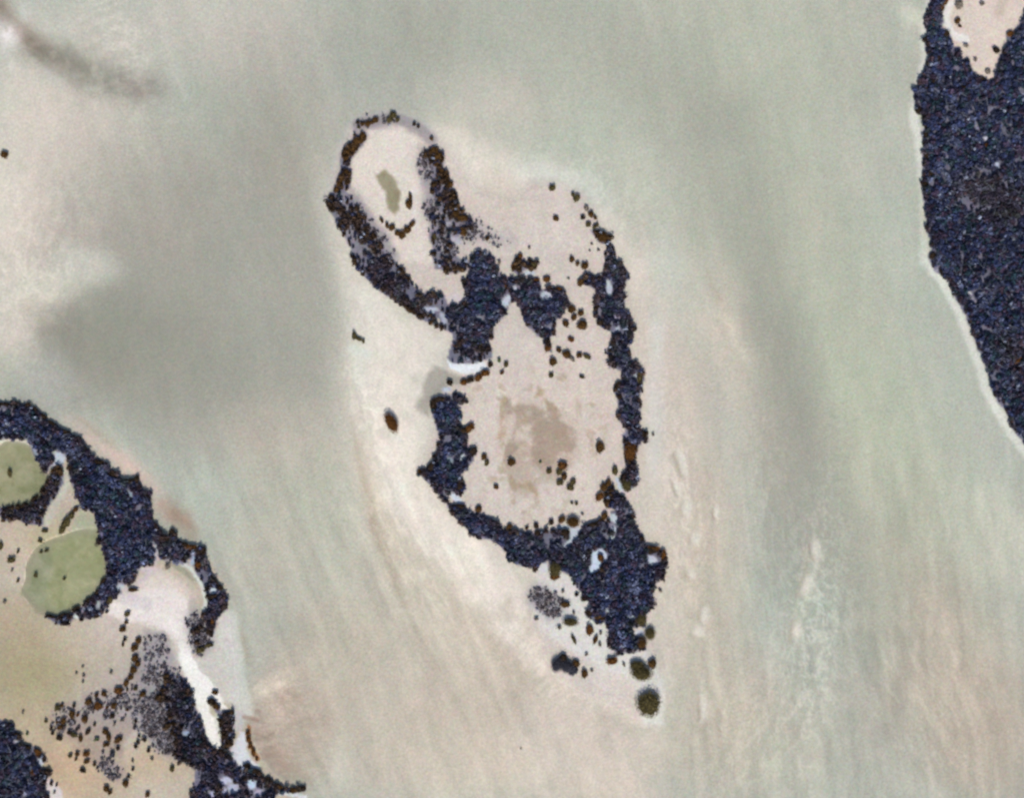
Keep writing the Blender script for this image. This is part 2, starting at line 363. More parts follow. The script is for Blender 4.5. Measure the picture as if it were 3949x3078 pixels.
# pond basins
POND1 = [(-200, 620), (0, 640), (60, 600), (180, 590), (320, 640), (400, 780), (450, 870), (510, 950), (505, 1080), (390, 1210), (240, 1290), (0, 1280), (-200, 1260)]
POND2 = [(700, 350), (900, 290), (1060, 290), (1090, 400), (1135, 480), (1155, 600), (1155, 760), (1095, 860), (990, 990), (860, 1090), (720, 1180), (560, 1200), (420, 1160), (340, 1040), (260, 940), (310, 800), (320, 640), (420, 480), (560, 400)]
patch('G', [(720, 380), (780, 240), (860, 130), (880, 60), (1020, 120), (1060, 200), (1090, 400)], 40, (170, 176, 150), .8)
patch('F', POND1, 26, (156, 156, 118), 1); patch('G', POND2, 60, (156, 160, 126), .95)
patch('G', [(560, 420), (760, 330), (1030, 330), (1120, 500), (1150, 700), (1050, 880), (760, 1120), (600, 1150), (480, 1000), (560, 700)], 60, (166, 168, 118), .6)
for rg, pp in (('F', POND1), ('G', POND2)):
    w_, t_ = poly_w(U(rg, pp), 9); land[w_] *= 1 - t_
# white sand spit
patch('H', [(430, 420), (600, 420), (800, 520), (880, 640), (860, 1000), (760, 1000), (620, 900), (440, 640), (300, 600)], 60, (228, 216, 206), .9)
patch('H', [(600, 830), (720, 860), (830, 960), (850, 1200), (900, 1330), (1000, 1450), (1080, 1520), (1120, 1700), (900, 1700), (800, 1450), (740, 1280), (740, 1050), (640, 940)], 22, (254, 253, 246), 1)
patch('J', [(280, -20), (400, -20), (430, 140), (540, 300), (640, 380), (700, 440), (600, 480), (720, 520), (780, 640), (830, 700), (740, 700), (690, 600), (600, 590), (620, 740), (720, 820), (750, 960), (740, 1090), (790, 1160), (740, 1190), (650, 1120), (580, 980), (520, 830), (440, 640), (380, 420), (300, 200)], 14, (250, 249, 243), .97)
patch('H', [(540, 560), (700, 600), (840, 700), (860, 1000), (860, 1250), (760, 1180), (700, 1050), (560, 960), (420, 900), (250, 900), (60, 820), (0, 760), (120, 640), (300, 600)], 60, (238, 231, 226), .85, .8)
stroke('J', [(700, 780), (740, 1000)], 20, 24, (212, 222, 208), .7)
patch('J', [(900, 1080), (960, 960), (1020, 960), (1030, 1150), (1090, 1280), (1180, 1350), (1170, 1390), (1080, 1370), (1040, 1330), (980, 1360), (930, 1340), (880, 1240), (850, 1180)], 12, (220, 224, 230), .95)
stroke('J', [(930, 900), (960, 780)], 40, 30, (200, 196, 200), .8)
stroke('H', [(740, 290), (880, 380), (970, 520), (1010, 660), (985, 780)], 14, 14, (218, 222, 218), .9)
stroke('H', [(690, 330), (800, 400), (900, 480)], 16, 20, (158, 156, 138), .7)
stroke('H', [(870, 700), (910, 900)], 26, 36, (186, 184, 172), .8)
stroke('J', [(1340, 1640), (1700, 1700)], 20, 16, (222, 228, 232), .9)
stroke('G', [(1700, 420), (1720, 560), (1650, 720), (1480, 900)], 12, 26, (214, 204, 206), .8)
stroke('G', [(1560, 700), (1700, 720)], 18, 40, (216, 206, 208), .8)
stroke('G', [(1380, 1000), (1600, 1080)], 40, 70, (214, 206, 208), .7)
stroke('J', [(1060, 900), (1040, 1020), (1080, 1120), (1160, 1260)], 12, 22, (150, 96, 44), .8)
stroke('J', [(1100, 1050), (1220, 1030), (1330, 980)], 4, 22, (150, 136, 122), .6)
stroke('J', [(1000, 790), (1140, 820)], 10, 30, (158, 128, 112), .6)
# right-hand forest land
RIGHT = [(1984, -300), (1984, 0), (1968, 60), (1976, 105), (1972, 160), (1945, 205), (1950, 240), (1962, 300), (1972, 400), (1985, 500), (1990, 572), (2030, 620), (2072, 705), (2108, 800), (2150, 885), (2190, 950), (2500, 1400), (2700, 1400), (2700, -300)]
landpoly('V', RIGHT, 4)
patch('K', [(560, -300), (560, 40), (520, 330), (640, 480), (740, 560), (830, 700), (1000, 860), (1090, 860), (1140, 640), (1220, 480), (1300, 320), (1440, 60), (1700, -300)], 14, (222, 208, 196), 1)
stroke('K', [(590, 40), (560, 160), (600, 340), (700, 410), (780, 420)], 34, 26, (236, 234, 230), .9)
stroke('K', [(1120, 120), (1160, 0)], 30, 60, (204, 190, 174), .6)

lm = np.clip(land, 0, 1)[..., None]
color += lm * (7 * fbm(GX, GY, 90, 431, 4) + 4 * fbm(GX, GY, 24, 441, 3))[..., None] * np.array((1, 1.02, 1.05))
for rg, pp in (('F', POND1), ('G', POND2)):
    w_, t_ = poly_w(U(rg, pp), 20)
    color[w_] += (t_ * (34 * fbm(WX[w_], WY[w_], 46, 451, 4) + 6 * vnoise(WX[w_], WY[w_], 12, 461)))[..., None] * np.array((1, .8, 1.1))
    rimw = 4 * t_ * (1 - t_)
    mixc(w_, rimw * .45, (146, 144, 116))
# litter and damp mud under the bush field, pale rays of blown sand
patch('I', [(560, 620), (760, 580), (900, 620), (960, 500), (1200, 460), (1400, 380), (1480, 160), (1640, 120), (1700, 300), (1560, 620), (1560, 900), (1400, 1100), (1450, 1400), (1350, 1520), (1150, 1400), (950, 1250), (700, 1080), (560, 900)], 60, (158, 140, 130), .55, .9)
patch('I', [(1500, 560), (1700, 320), (1950, 300), (2061, 520), (2061, 1200), (1800, 1180), (1620, 960)], 70, (140, 138, 142), .75, .6)
patch('H', [(400, 980), (600, 1000), (660, 1100), (740, 1400), (600, 1560), (420, 1500), (330, 1300)], 60, (160, 156, 156), .7, .7)
patch('A', [(500, 900), (620, 1080), (760, 1260), (900, 1440), (1000, 1680), (840, 1680), (600, 1300), (470, 1080)], 60, (156, 148, 154), .75, .5)
patch('A', [(1180, 560), (1300, 560), (1360, 900), (1420, 1240), (1280, 1280), (1230, 1000), (1200, 780)], 50, (166, 158, 164), .8, .5)
for pp_ in ([(590, 330), (640, 440), (560, 560), (470, 650), (470, 800), (400, 960), (340, 1100)], [(600, 320), (760, 300), (940, 260), (1170, 340), (1320, 480)]):
    stroke('A', pp_, 30, 55, (150, 142, 150), .6)
rr = random.Random(8)
for k in range(26):
    a_ = math.radians(rr.uniform(95, 200)); L_ = rr.uniform(180, 420); x0_, y0_ = 700 + rr.uniform(-90, 90), 720 + rr.uniform(-140, 160)
    stroke('H', [(x0_, y0_), (x0_ + L_ * .5 * math.cos(a_), y0_ - L_ * .3 * math.sin(a_) + rr.uniform(0, 30)), (x0_ + L_ * math.cos(a_), y0_ - L_ * .5 * math.sin(a_) + rr.uniform(0, 60))], 3, 16, (232, 224, 220), .7, True)
for k in range(16):
    a_ = math.radians(rr.uniform(-35, 25)); L_ = rr.uniform(120, 330); x0_, y0_ = 1100 + rr.uniform(-20, 60), 820 + rr.uniform(-160, 460)
    stroke('J', [(x0_, y0_), (x0_ + L_ * .6 * math.cos(a_), y0_ - L_ * .6 * math.sin(a_)), (x0_ + L_ * math.cos(a_), y0_ - L_ * math.sin(a_))], 3, 20, rr.choice([(150, 128, 116), (166, 146, 134), (206, 196, 184)]), .55, True)
# ------------------------------------------------------------------ vegetation outlines
opening = np.zeros(GX.shape); dense = np.zeros(GX.shape); scrub = np.zeros(GX.shape); brown = np.zeros(GX.shape)
def veg(reg, pts, d=1.0, tint=0.0, layer=None):
    layer = dense if layer is None else layer
    w, wt = poly_w(U(reg, pts), 4)
    layer[w] = np.maximum(layer[w], wt * d)
    if tint: brown[w] = np.maximum(brown[w], wt * tint)
def gap(reg, x, y, rx, ry=None, ang=0, col=(196, 208, 222)):
    k = REG[reg][2]; ry = ry or rx
    if reg in 'KL': rx, ry = rx * .68, ry * .68
    c = U(reg, [(x, y)])[0]
    w = window(np.array([c]), 2 * max(rx, ry) * k + 20)
    a = math.radians(ang)
    dx, dy = WX[w] - c[0], WY[w] - c[1]
    u, v = dx * math.cos(a) + dy * math.sin(a), -dx * math.sin(a) + dy * math.cos(a)
    q = np.sqrt((u / (rx * k)) ** 2 + (v / (ry * k)) ** 2)
    wt = smooth(2.5 - 2 * q)
    dense[w] *= 1 - wt; scrub[w] *= 1 - wt; opening[w] = np.maximum(opening[w], wt)
    mixc(w, wt, col)
def gap_poly(reg, pts, col=(196, 208, 222)):
    w, wt = poly_w(U(reg, pts), 4)
    dense[w] *= 1 - wt; scrub[w] *= 1 - wt; opening[w] = np.maximum(opening[w], wt)
    mixc(w, wt, col)

def gap_line(reg, pts, half, col):
    k = REG[reg][2]
    w, wt = line_w(U(reg, pts), half * k, half * k * .8, True)
    wt = np.clip(wt * 1.5, 0, 1) * smooth(dense[w] * 3 - 1)
    dense[w] *= 1 - wt; scrub[w] *= 1 - wt; opening[w] = np.maximum(opening[w], wt)
    mixc(w, wt, col)

# small oval islet
veg('A', [(330, 1000), (420, 940), (520, 1040), (600, 1180), (700, 1330), (800, 1460), (900, 1660), (930, 1700), (560, 1700), (520, 1560), (430, 1400), (350, 1260), (290, 1150)], .54, .25)
veg('A', [(480, 950), (560, 1040), (680, 1230), (800, 1380), (920, 1540), (960, 1700), (860, 1700), (700, 1440), (560, 1180)], .5, .1, scrub)
veg('A', [(1310, 540), (1390, 560), (1440, 680), (1440, 760), (1500, 860), (1540, 940), (1560, 1050), (1620, 1170), (1690, 1270), (1600, 1300), (1480, 1250), (1400, 1200), (1360, 1100), (1320, 980), (1320, 860), (1300, 760), (1260, 640)], .6, .4)
veg('A', [(1240, 580), (1180, 690), (1200, 800), (1280, 880), (1270, 1000), (1250, 1140), (1290, 1270), (1420, 1280), (1420, 1200), (1330, 1000), (1330, 820), (1290, 640)], .55, .2, scrub)
veg('A', [(1310, 1280), (1480, 1280), (1700, 1250), (1850, 1290), (1900, 1400), (2100, 1420), (2180, 1560), (1960, 1560), (1800, 1480), (1660, 1560), (1560, 1670), (1400, 1670), (1330, 1450)], .33, .2, scrub)
veg('A', [(560, 430), (640, 400), (690, 460), (600, 580), (530, 680), (510, 800), (520, 960), (420, 1000), (330, 1020), (400, 850), (430, 620)], .62, .8)
veg('A', [(560, 300), (760, 260), (960, 220), (1000, 290), (960, 320), (780, 330), (640, 360)], .5, .7, scrub)
# long island, northern mass
veg('B', [(320, 850), (440, 830), (520, 860), (545, 980), (600, 1060), (610, 1200), (640, 1330), (690, 1350), (650, 1450), (540, 1530), (510, 1700), (200, 1700), (180, 1560), (60, 1480), (30, 1400), (110, 1370), (230, 1340), (300, 1390), (250, 1230), (210, 1130), (280, 1050), (250, 960)], .97)
veg('B', [(-100, 800), (110, 800), (180, 900), (250, 900), (260, 1020), (100, 1040), (-60, 1000)], .6, .3)
veg('B', [(760, 1110), (920, 1080), (980, 1120), (1010, 1200), (1090, 1180), (1200, 1190), (1270, 1290), (1260, 1380), (1180, 1470), (1130, 1520), (1110, 1600), (1060, 1680), (960, 1680), (900, 1560), (840, 1440), (770, 1370), (750, 1250)], 1)
veg('A', [(1310, 1240), (1700, 1260), (1770, 1330), (1720, 1420), (1600, 1430), (1560, 1560), (1480, 1690), (1380, 1690), (1300, 1480)], .56, .2)
gap('A', 1560, 1480, 60, 36, 20, (200, 204, 224)); gap('A', 1480, 1310, 40, 16, 10, (190, 200, 216)); gap('A', 1430, 1560, 22, 40, 0, (206, 200, 206))
veg('B', [(590, 1060), (700, 1090), (770, 1120), (770, 1300), (690, 1350), (640, 1330), (610, 1200)], .8, .1)
gap('B', 1040, 1265, 62, 50)
veg('B', [(760, 860), (860, 890), (960, 930), (930, 1000), (820, 1010), (770, 1070), (700, 1020), (710, 940)], .8, .5)
gap('B', 870, 1040, 60, 22, 0)
veg('B', [(1480, 600), (1560, 620), (1660, 650), (1700, 780), (1740, 870), (1660, 860), (1640, 760), (1560, 730)], .8, .6)
veg('B', [(1640, 880), (1770, 900), (1850, 990), (1860, 1080), (1820, 1180), (1820, 1380), (1880, 1440), (1900, 1540), (1910, 1700), (1720, 1700), (1680, 1600), (1560, 1560), (1530, 1450), (1520, 1320), (1530, 1200), (1440, 1150), (1400, 1100), (1450, 1060), (1560, 1080), (1620, 1040)], .97, .15)
gap('B', 1672, 1190, 30, 88, -8)
gap('B', 1730, 1590, 28, 40, 20)
veg('C', [(680, 20), (740, -60), (860, 0), (980, 60), (1000, 110), (1080, 220), (1180, 290), (1260, 330), (1300, 440), (1180, 380), (1080, 330), (960, 240), (900, 170), (780, 100), (700, 50)], .95, .45)
veg('C', [(1080, 100), (1230, 60), (1350, 100), (1380, 190), (1450, 190), (1560, 180), (1600, 250), (1700, 300), (1800, 340), (1850, 380), (1840, 520), (1770, 580), (1840, 640), (1830, 740), (1740, 770), (1600, 800), (1460, 790), (1370, 740), (1400, 650), (1440, 570), (1420, 480), (1300, 440), (1290, 350), (1180, 280), (1100, 210)], .68, .15)
gap('C', 1030, 90, 40, 55, 0, (190, 196, 216)); gap('C', 1200, 240, 85, 22, 10, (190, 196, 216)); gap('C', 1330, 340, 30, 70, -35, (176, 180, 200))
gap('C', 1470, 130, 75, 55, 0, (214, 204, 206)); gap('C', 1960, 170, 30, 50, 25); gap('C', 1700, 330, 18, 46, -45, (150, 160, 180))
veg('V', [(742, 540), (838, 552), (876, 596), (905, 640), (850, 648), (803, 615), (768, 580)], .74, .25)
veg('M', [(900, 0), (1220, 0), (1240, 100), (1300, 170), (1330, 330), (1290, 450), (1250, 540), (1330, 680), (1430, 790), (1430, 900), (1370, 1030), (1400, 1180), (1370, 1380), (1470, 1440), (1440, 1530), (1370, 1600), (1360, 1700), (1230, 1700), (1200, 1560), (1240, 1420), (1170, 1280), (1150, 1080), (1120, 960), (1180, 880), (1260, 880), (1240, 800), (1150, 720), (1060, 740), (1040, 690), (1080, 620), (1020, 580), (1060, 510), (1100, 400), (1120, 350), (1000, 310), (930, 260), (960, 200), (900, 120)], .98, .2)
veg('M', [(60, 0), (600, 0), (540, 180), (480, 230), (460, 380), (420, 420), (430, 560), (360, 560), (340, 430), (250, 370), (150, 260)], .97, .1)
gap('M', 1350, 822, 34, 34); gap('M', 1140, 180, 30, 26, 0, (196, 192, 226)); gap('M', 1155, 312, 34, 26, -40, (190, 196, 214)); gap('M', 410, 310, 50, 22, 0, (150, 155, 185)); gap('M', 1250, 1480, 50, 18, 10, (140, 140, 160))
# white patches of that mass
gap('B', 660, 1310, 34, 55, 25); gap('B', 740, 1200, 24, 30)
# round pan, west rim
veg('D', [(250, 300), (380, 300), (440, 240), (520, 280), (540, 330), (450, 380), (500, 450), (490, 520), (530, 600), (560, 720), (630, 740), (600, 830), (540, 880), (500, 930), (520, 1000), (540, 1060), (490, 1120), (420, 1090), (380, 1120), (400, 1180), (480, 1200), (560, 1250), (650, 1260), (780, 1320), (830, 1400), (880, 1440), (980, 1480), (960, 1520), (1000, 1660), (880, 1660), (880, 1580), (780, 1490), (640, 1490), (560, 1420), (470, 1330), (380, 1200), (330, 1120), (200, 990), (130, 930), (160, 890), (230, 880), (300, 740), (320, 640), (270, 480), (240, 420)], .97)
gap('D', 455, 1135, 60, 26, 38, (214, 224, 240)); gap('D', 510, 800, 22, 30); gap('D', 400, 820, 50, 22, 10, (140, 158, 174)); gap('D', 375, 225, 34, 20); gap('D', 385, 640, 10, 60, 5, (120, 120, 140))
# round pan, east rim
veg('D', [(1740, 20), (1740, -30), (1950, -30), (2010, 60), (2040, 130), (2020, 230), (1980, 300), (2000, 400), (1990, 540), (2060, 570), (2060, 640), (1990, 680), (1980, 760), (1950, 840), (1980, 900), (2010, 980), (1980, 1030), (1900, 1090), (1860, 1060), (1850, 960), (1880, 880), (1870, 760), (1880, 640), (1890, 570), (1820, 480), (1810, 360), (1830, 290), (1790, 200), (1850, 140), (1850, 60)], .98, .2)
veg('D', [(1880, 650), (1980, 680), (1960, 850), (1880, 850)], .9, .7)
gap('D', 1962, 108, 22, 26)
# south-east and south mass
veg('D', [(1780, 1080), (1880, 1140), (1930, 1200), (1950, 1340), (2040, 1460), (2020, 1540), (2140, 1560), (2190, 1600), (2190, 1700), (1300, 1700), (1300, 1640), (1380, 1560), (1480, 1500), (1520, 1380), (1640, 1330), (1740, 1320), (1760, 1250), (1820, 1240), (1740, 1180), (1730, 1120)], 1, .15)
veg('D', [(940, 1470), (1080, 1460), (1200, 1430), (1260, 1390), (1320, 1440), (1420, 1440), (1440, 1520), (1500, 1490), (1600, 1660), (960, 1660)], .96, .25)
veg('D', [(1760, 1020), (1700, 1120), (1740, 1180), (1800, 1180), (1790, 1100)], .8, .5)
for g in [(1835, 1030, 22, 70, -25), (1785, 1310, 30, 40, -20), (1775, 1395, 26, 40, -30), (1745, 1475, 30, 20), (1370, 1385, 70, 16), (1475, 1435, 30, 55, 20), (1235, 1490, 40, 18, -30), (1385, 1545, 36, 24, -30),
          (1630, 1610, 40, 32), (1455, 1150, 1, 1)]:
    gap('D', *g)
# southern wedge
veg('E', [(0, 0), (1280, 0), (1290, 60), (1330, 80), (1310, 150), (1400, 130), (1480, 170), (1530, 250), (1500, 370), (1430, 440), (1390, 560), (1410, 640), (1350, 720), (1340, 820), (1250, 850), (1180, 800), (1230, 900), (1330, 960), (1330, 1030), (1180, 1060), (1110, 1080), (1010, 970), (1020, 880), (980, 800), (900, 800), (810, 740), (830, 690), (880, 650), (800, 570), (740, 490), (680, 400), (620, 360), (560, 300), (500, 290), (490, 270), (400, 280), (380, 330), (230, 290), (130, 240), (130, 190), (30, 110), (0, 60)], 1)
gap_poly('E', [(870, 190), (930, 160), (990, 170), (1000, 240), (960, 310), (900, 380), (830, 370), (860, 280)], (206, 222, 244))
gap_poly('E', [(690, -60), (750, 0), (740, 60), (690, 110), (640, 150), (620, 130), (680, 60)])
for g in [(1040, 60, 40, 26, 0), (1395, 255, 55, 36, 20), (1215, 750, 34, 26), (1005, 690, 16, 16), (440, 320, 40, 40), (1290, 895, 40, 22)]:
    gap('E', *g)
patch('E', [(380, 260), (640, 360), (820, 560), (900, 660), (980, 820), (1060, 1080), (1360, 1040), (1500, 1300), (1500, 1700), (1320, 1700), (1240, 1320), (900, 1160), (700, 1060), (420, 860), (330, 640), (400, 440)], 40, (224, 226, 222), .65)
veg('E', [(330, 500), (400, 470), (480, 510), (540, 560), (640, 620), (660, 660), (560, 700), (560, 780), (500, 770), (430, 720), (380, 650), (310, 570)], .72, .45, scrub)
# left island
veg('F', [(-700, 150), (0, 150), (200, 150), (330, 170), (400, 230), (560, 370), (760, 480), (840, 530), (900, 540), (940, 620), (1000, 750), (1120, 790), (1280, 920), (1360, 1000), (1520, 990), (1560, 1080), (1640, 1150), (1650, 1300), (1700, 1500), (1800, 1650), (1900, 1560), (1990, 1700),
          (1100, 1700), (1060, 1560), (1030, 1450), (1060, 1380), (900, 1320), (860, 1200), (800, 1100), (770, 980), (780, 860), (740, 770), (600, 680), (560, 660), (600, 780), (540, 860), (520, 930), (470, 860), (400, 780), (340, 640), (330, 570), (210, 540), (140, 570), (80, 540), (0, 540), (-700, 540)], .98)
veg('F', [(590, 890), (660, 850), (690, 960), (680, 1060), (620, 1180), (540, 1280), (500, 1360), (460, 1490), (400, 1490), (300, 1480), (180, 1430), (160, 1380), (150, 1430), (40, 1450), (0, 1400), (-400, 1400), (-400, 1290), (0, 1290), (140, 1290), (280, 1310), (410, 1220), (510, 1110), (530, 1000)], .93, .35)
gap('F', 650, 750, 60, 50); gap('F', 640, 815, 60, 30)
gap('F', 1430, 1160, 20, 70, -35, (150, 165, 185)); gap('F', 1500, 1440, 26, 34, 0, (180, 205, 225)); gap('F', 1110, 1590, 26, 22, 0, (190, 190, 205))
gap('F', 60, 230, 90, 14, 0, (150, 150, 168)); gap('F', 560, 570, 12, 50, 10, (110, 118, 140))
veg('G', [(1060, 0), (1640, 0), (1680, 160), (1740, 300), (1840, 370), (1860, 270), (1920, 330), (1986, 400), (2080, 640), (1900, 620), (1820, 600), (1760, 600), (1700, 520), (1690, 600), (1640, 640), (1540, 660), (1500, 760), (1440, 840), (1330, 880), (1340, 960), (1250, 1010), (1170, 1110), (1100, 1220), (1000, 1230), (900, 1240), (800, 1250), (680, 1310), (560, 1260), (490, 1210), (620, 1215), (760, 1185), (900, 1110), (1030, 980), (1120, 870), (1165, 780), (1165, 600), (1120, 430), (1060, 250), (1030, 130)], .97)
veg('G', [(1440, 840), (1500, 740), (1560, 760), (1600, 800), (1480, 860)], .4, 0, scrub)
gap('G', 1315, 900, 40, 30); gap('G', 830, 1225, 26, 26, 0, (220, 235, 235)); gap('G', 905, 1150, 40, 18, 0, (160, 165, 185)); gap('G', 1080, 1090, 20, 60, 10, (170, 180, 190)); gap('G', 1700, 460, 14, 60, -12, (170, 178, 190))
veg('H', [(540, -60), (600, 60), (700, 20), (740, 110), (800, 150), (900, 150), (1010, 170), (1030, 220), (1000, 260), (1050, 320), (1090, 420), (1120, 500), (1190, 570), (1150, 600), (1220, 660), (1210, 780), (1130, 850), (1110, 930), (1070, 1040), (1020, 1020), (1010, 920), (980, 850), (1010, 780), (1030, 660), (1040, 620), (980, 520), (920, 400), (900, 330), (920, 270), (850, 280), (800, 340), (700, 300), (600, 290), (540, 220), (500, 100), (480, -60)], .98, .2)
gap('H', 1095, 592, 34, 30, 0, (220, 235, 250))
gap('H', 895, 290, 22, 60, 10, (170, 190, 215))
veg('H', [(850, 760), (930, 780), (990, 870), (1010, 960), (1040, 1060), (1090, 1110), (1060, 1160), (960, 1210), (890, 1220), (860, 1080), (850, 950)], .68, .1, scrub)
veg('H', [(880, 960), (1000, 960), (1050, 1100), (960, 1200), (890, 1180)], .5, .2)
veg('H', [(400, 980), (600, 1020), (650, 1100), (700, 1300), (760, 1430), (640, 1500), (560, 1600), (480, 1680), (230, 1680), (200, 1520), (260, 1400), (300, 1200)], .3, .15, scrub)
veg('H', [(600, 1330), (700, 1420), (790, 1450), (850, 1560), (890, 1700), (500, 1700), (580, 1560), (600, 1440)], .72)
veg('I', [(-1500, 790), (-200, 800), (0, 810), (40, 840), (100, 850), (150, 860), (180, 940), (240, 990), (220, 1020), (170, 1040), (230, 1080), (300, 1100), (420, 1130), (480, 1200), (530, 1270), (500, 1300), (440, 1240), (430, 1310), (500, 1360), (590, 1400), (570, 1460), (510, 1500), (520, 1600), (560, 1702), (600, 2900), (-1500, 2900)], .98, .1)
gap('I', 460, 1300, 34, 50, -20); gap('I', 345, 1370, 20, 55, 0, (110, 125, 150)); gap('I', 300, 1660, 45, 30, 0, (160, 165, 200)); gap('I', 230, 1560, 40, 18, 0, (110, 125, 160)); gap('I', 200, 1060, 30, 14, 0, (180, 190, 210))
patch('I', [(500, 1520), (560, 1480), (720, 1640), (700, 1760), (560, 1760)], 20, (222, 216, 216), .9)
veg('I', [(580, 620), (740, 600), (900, 660), (960, 530), (1200, 470), (1420, 400), (1500, 200), (1700, 280), (1900, 240), (1960, 340), (2061, 450), (2061, 1300), (1950, 1250), (1850, 1220), (1760, 1180), (1680, 980), (1500, 880), (1400, 820), (1200, 900), (1050, 800), (900, 880), (1000, 1000), (850, 1000), (640, 980), (570, 900), (620, 780)], .3, .4, scrub)
veg('I', [(1640, 900), (1800, 560), (1900, 380), (2061, 420), (2061, 1300), (1950, 1250), (1780, 1180)], .6, .1, scrub)
veg('I', [(1080, 1250), (1200, 1200), (1320, 1320), (1400, 1390), (1380, 1480), (1320, 1510), (1200, 1440), (1130, 1350)], .6, .5, scrub)
veg('J', [(170, 330), (260, 320), (330, 380), (400, 470), (440, 600), (460, 720), (530, 860), (570, 970), (620, 1060), (660, 1140), (740, 1200), (790, 1190), (850, 1220), (890, 1260), (940, 1350), (1000, 1360), (1040, 1330), (1080, 1370), (1180, 1390), (1220, 1460), (1280, 1470), (1340, 1510), (1400, 1560), (1500, 1600), (1640, 1580), (1710, 1580), (1700, 1630), (1580, 1650), (1400, 1640), (1340, 1702), (1500, 2900), (300, 2900), (380, 1702), (440, 1500), (460, 1330), (380, 1330), (260, 1300), (200, 1220), (200, 1000), (120, 860), (140, 600), (120, 420)], .76, .1)
veg('J', [(600, 590), (680, 590), (740, 700), (800, 720), (890, 730), (895, 950), (870, 1090), (840, 1150), (790, 1190), (745, 1080), (755, 980), (745, 860), (725, 740), (680, 700)], .97, .55)
for g in [(260, 855, 26, 50, 0, (150, 170, 215)), (345, 975, 34, 26, 0, (165, 190, 225)), (800, 1520, 70, 40, 0, (200, 205, 230)), (880, 1600, 60, 60, 0, (190, 195, 220)), (1095, 1550, 56, 60, 10, (195, 215, 245)), (650, 1660, 36, 34, 0, (180, 185, 220)), (1180, 1650, 50, 40, 0, (180, 180, 205)), (780, 1640, 30, 50, 0, (180, 185, 215))]:
    gap('J', *g)
# right-hand forest
veg('V', [(1984, -300), (1984, 0), (1969, 50), (1976, 80), (1973, 110), (1981, 118), (1972, 150), (1950, 188), (1950, 205), (1952, 232), (1966, 242), (1970, 270), (1966, 300), (1970, 315), (1965, 390), (1972, 440), (1980, 505), (1986, 530), (1982, 550), (1992, 574), (2021, 598), (2033, 628), (2056, 668), (2075, 713), (2095, 768), (2112, 812), (2121, 840), (2144, 876), (2157, 914), (2184, 944), (2260, 1050), (2600, 1350), (2700, 1400), (2700, -300)], .99)
gap_poly('K', [(565, -700), (575, 0), (550, 60), (535, 130), (525, 330), (590, 370), (640, 500), (720, 510), (740, 620), (830, 680), (860, 780), (950, 860), (1100, 860), (1080, 760), (1140, 650), (1160, 590), (1220, 500), (1220, 390), (1300, 340), (1360, 250), (1415, 120), (1520, 40), (1700, -300), (1700, -700)], (224, 210, 198))
stroke('K', [(610, 30), (565, 160), (600, 330), (680, 400), (780, 420)], 30, 26, (238, 236, 232), .9)
stroke('K', [(1150, 120), (1190, -20)], 30, 60, (202, 188, 172), .7)
for g in [(1000, 1510, 46, 26, 0, (215, 220, 245)), (825, 1250, 26, 60, -15, (160, 162, 190)), (900, 1400, 20, 55, -35, (150, 150, 175)), (385, 1225, 55, 20, 0, (150, 165, 195)), (1240, 950, 26, 20, 0, (170, 175, 205)), (1405, 660, 24, 26, 0, (190, 195, 230)), (690, 1480, 30, 24, 0, (130, 135, 160)), (1400, 1040, 20, 24, 0, (170, 180, 210)), (1290, 710, 36, 36, 0, (110, 112, 140)), (480, 1000, 50, 24, -20, (100, 115, 150))]:
    gap('K', *g)
for g in [(410, 898, 20, 16, 0, (225, 225, 235)), (430, 935, 12, 30, -30, (170, 165, 190)), (562, 190, 16, 30, -25, (190, 200, 230)), (240, 765, 18, 16, 0, (170, 168, 180)), (295, 155, 24, 20, 30, (150, 152, 185)), (470, 235, 14, 40, -20, (120, 110, 120)), (695, 1080, 14, 16, 0, (170, 185, 200)), (600, 745, 14, 24, 20, (120, 140, 180))]:
    gap('L', *g)
w_, t_ = poly_w(U('L', [(330, 250), (500, 200), (650, 300), (708, 480), (560, 540), (420, 470), (330, 380)]), 40); brown[w_] = np.maximum(brown[w_], t_ * .6)
w_, t_ = poly_w(U('L', [(580, 1120), (708, 1150), (708, 1360), (640, 1340), (560, 1240)]), 40); brown[w_] = np.maximum(brown[w_], t_ * .55)

def blur(A, k):
    B = A.copy()
    for ax_ in (0, 1):
        c_ = np.cumsum(np.pad(B, [(k + 1, k) if i == ax_ else (0, 0) for i in (0, 1)], mode='edge'), axis=ax_)
        sl1 = [slice(None)] * 2; sl2 = [slice(None)] * 2
        sl1[ax_] = slice(2 * k + 1, None); sl2[ax_] = slice(0, -(2 * k + 1))
        B = (c_[tuple(sl1)] - c_[tuple(sl2)]) / (2 * k + 1)
    return B

